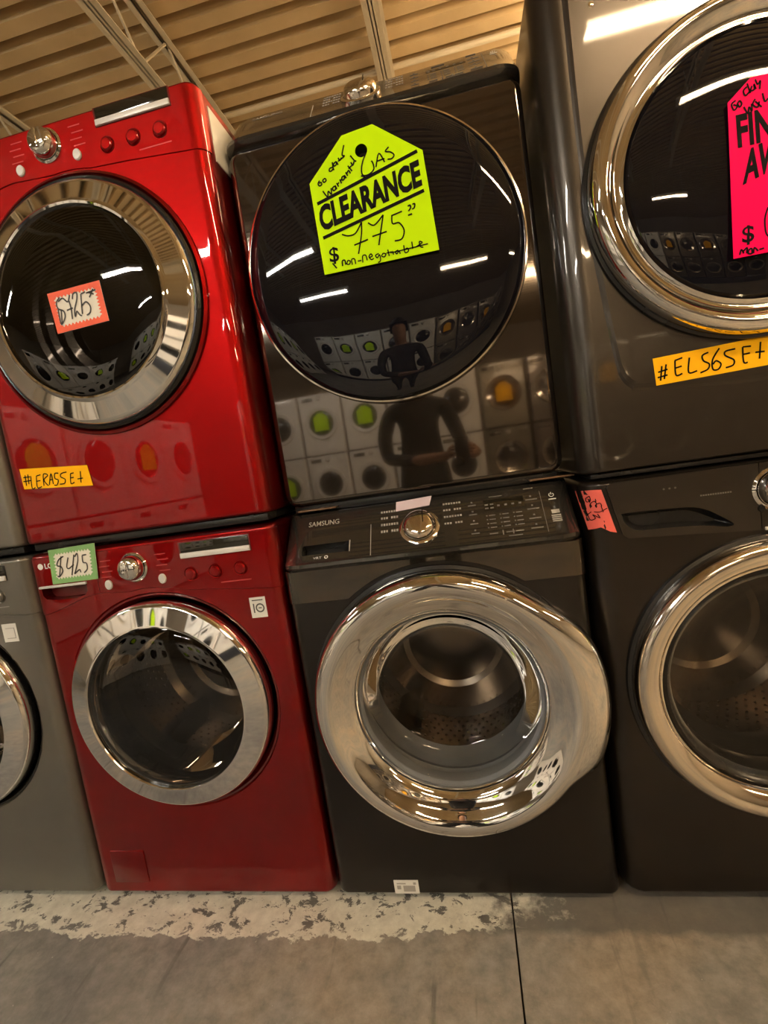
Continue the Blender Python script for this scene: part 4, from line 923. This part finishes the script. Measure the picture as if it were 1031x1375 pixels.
# ------------------------------------------------------------------ the photographer, standing in the aisle (seen in reflection)
def skin_mesh(name, pts, edges, mats, parent, sub=2, root_i=0):
    me = bpy.data.meshes.new(name); me.from_pydata([p[:3] for p in pts], edges, [])
    o = bpy.data.objects.new(name, me); COL.objects.link(o)
    sm = o.modifiers.new('skin', 'SKIN')
    lay = me.skin_vertices[0].data if me.skin_vertices else None
    if lay is None:
        bm = bmesh.new(); bm.from_mesh(me); bm.verts.layers.skin.verify(); bm.to_mesh(me); bm.free(); lay = me.skin_vertices[0].data
    for i, p in enumerate(pts):
        lay[i].radius = (p[3], p[4] if len(p) > 4 else p[3]); lay[i].use_root = (i == root_i)
    ss = o.modifiers.new('sub', 'SUBSURF'); ss.levels = sub; ss.render_levels = sub
    bpy.context.view_layer.update()
    m2 = bpy.data.meshes.new_from_object(o.evaluated_get(bpy.context.evaluated_depsgraph_get()))
    bpy.data.objects.remove(o, do_unlink=True); bpy.data.meshes.remove(me)
    m2.polygons.foreach_set('use_smooth', [True]*len(m2.polygons)); m2.materials.clear(); m2.name = name
    return link_mesh(name, m2, mats, parent)
PX, PY = 0.20, -1.98
pr = thing('person', (PX, PY, 0), 'person in dark shirt and jeans holding up a phone, reflected in the machines', 'person')
pts = [(0, 0, 0.98, .155, .11), (0, 0, 1.13, .145, .10), (0, 0.0, 1.28, .16, .11), (0, -0.01, 1.40, .13, .09), (0, 0.0, 1.49, .055, .055), (0, 0.03, 1.56, .065, .075), (0, 0.03, 1.64, .075, .095), (0, 0.02, 1.70, .06, .075)]
edges = [(i, i+1) for i in range(7)]
HX = 0.257
for s in (-1, 1):
    b = len(pts)
    pts += [(s*0.18, -0.01, 1.40, .062), (s*0.235, 0.03, 1.24, .052), (s*0.25+0.03, 0.08, 1.10, .045), (s*0.17+0.15, 0.24, 1.07, .038), (s*0.085+HX, 0.365, 1.075, .028)]
    edges += [(3, b), (b, b+1), (b+1, b+2), (b+2, b+3), (b+3, b+4)]
    h = len(pts)   # palm, four fingers, thumb around the phone edge
    pts += [(s*0.072+HX, 0.40, 1.085, .024, .016)]; edges += [(b+4, h)]
    for k, (dz, ln) in enumerate(((0.030, .030), (0.012, .033), (-0.006, .031), (-0.022, .026))):
        q = len(pts)
        pts += [(s*0.070+HX, 0.425, 1.088+dz, .009), (s*(0.070-ln*0.5)+HX, 0.436, 1.090+dz, .0085), (s*(0.066-ln)+HX, 0.432, 1.090+dz, .007)]
        edges += [(h, q), (q, q+1), (q+1, q+2)]
    q = len(pts)
    pts += [(s*0.062+HX, 0.400, 1.115, .010), (s*0.045+HX, 0.405, 1.135, .008)]; edges += [(h, q), (q, q+1)]
    b = len(pts)
    pts += [(s*0.095, 0, 0.90, .095), (s*0.105, 0.01, 0.70, .078), (s*0.11, 0.015, 0.50, .058), (s*0.115, -0.01, 0.30, .055), (s*0.12, -0.03, 0.10, .040), (s*0.125, 0.02, 0.045, .040), (s*0.135, 0.12, 0.035, .036)]
    edges += [(0, b)]+[(b+i, b+i+1) for i in range(6)]
bd = skin_mesh('body', pts, edges, [M['shirt'], M['skin'], M['trousers'], M['hair']], pr)
for p in bd.data.polygons:
    c = p.center
    p.material_index = 1 if c.z > 1.475 else (2 if c.z < 1.0 and abs(c.x) < 0.24 and c.y < 0.25 else 0)
    if c.z < 1.2 and c.y > 0.26 and c.z > 0.9: p.material_index = 1
    if c.z < 0.085: p.material_index = 3
# hair cap, eyes, nose, mouth, ears
g = G(); v = []; nn = 20; mm = 10
for i in range(mm+1):
    ph = math.radians(90-105*i/mm)
    for j in range(nn):
        th = 2*math.pi*j/nn
        dz = 0.13*math.sin(ph); rr = math.cos(ph)
        yy = 0.012+0.104*rr*math.sin(th)
        zz = 1.645+dz*0.93
        if math.sin(th) > 0.25 and zz < 1.70: zz = 1.70+0.01*(1-math.sin(th))
        v.append((0.088*rr*math.cos(th), yy, zz))
g.add(v, [(i*nn+j, i*nn+(j+1) % nn, (i+1)*nn+(j+1) % nn, (i+1)*nn+j) for i in range(mm) for j in range(nn)])
g.build('hair', M['hair'], pr)
ph = thing('phone', (0.457, -1.518, 1.09), 'black phone held up in both hands, reflected in the machines', 'phone')
G().bbox(-0.038, 0.038, -0.004, 0.004, -0.078, 0.078, 0.003).build('case', M['black'], ph)
G().bbox(-0.035, 0.035, -0.0048, -0.0036, -0.073, 0.073, 0.0005).build('screen', M['display'], ph)
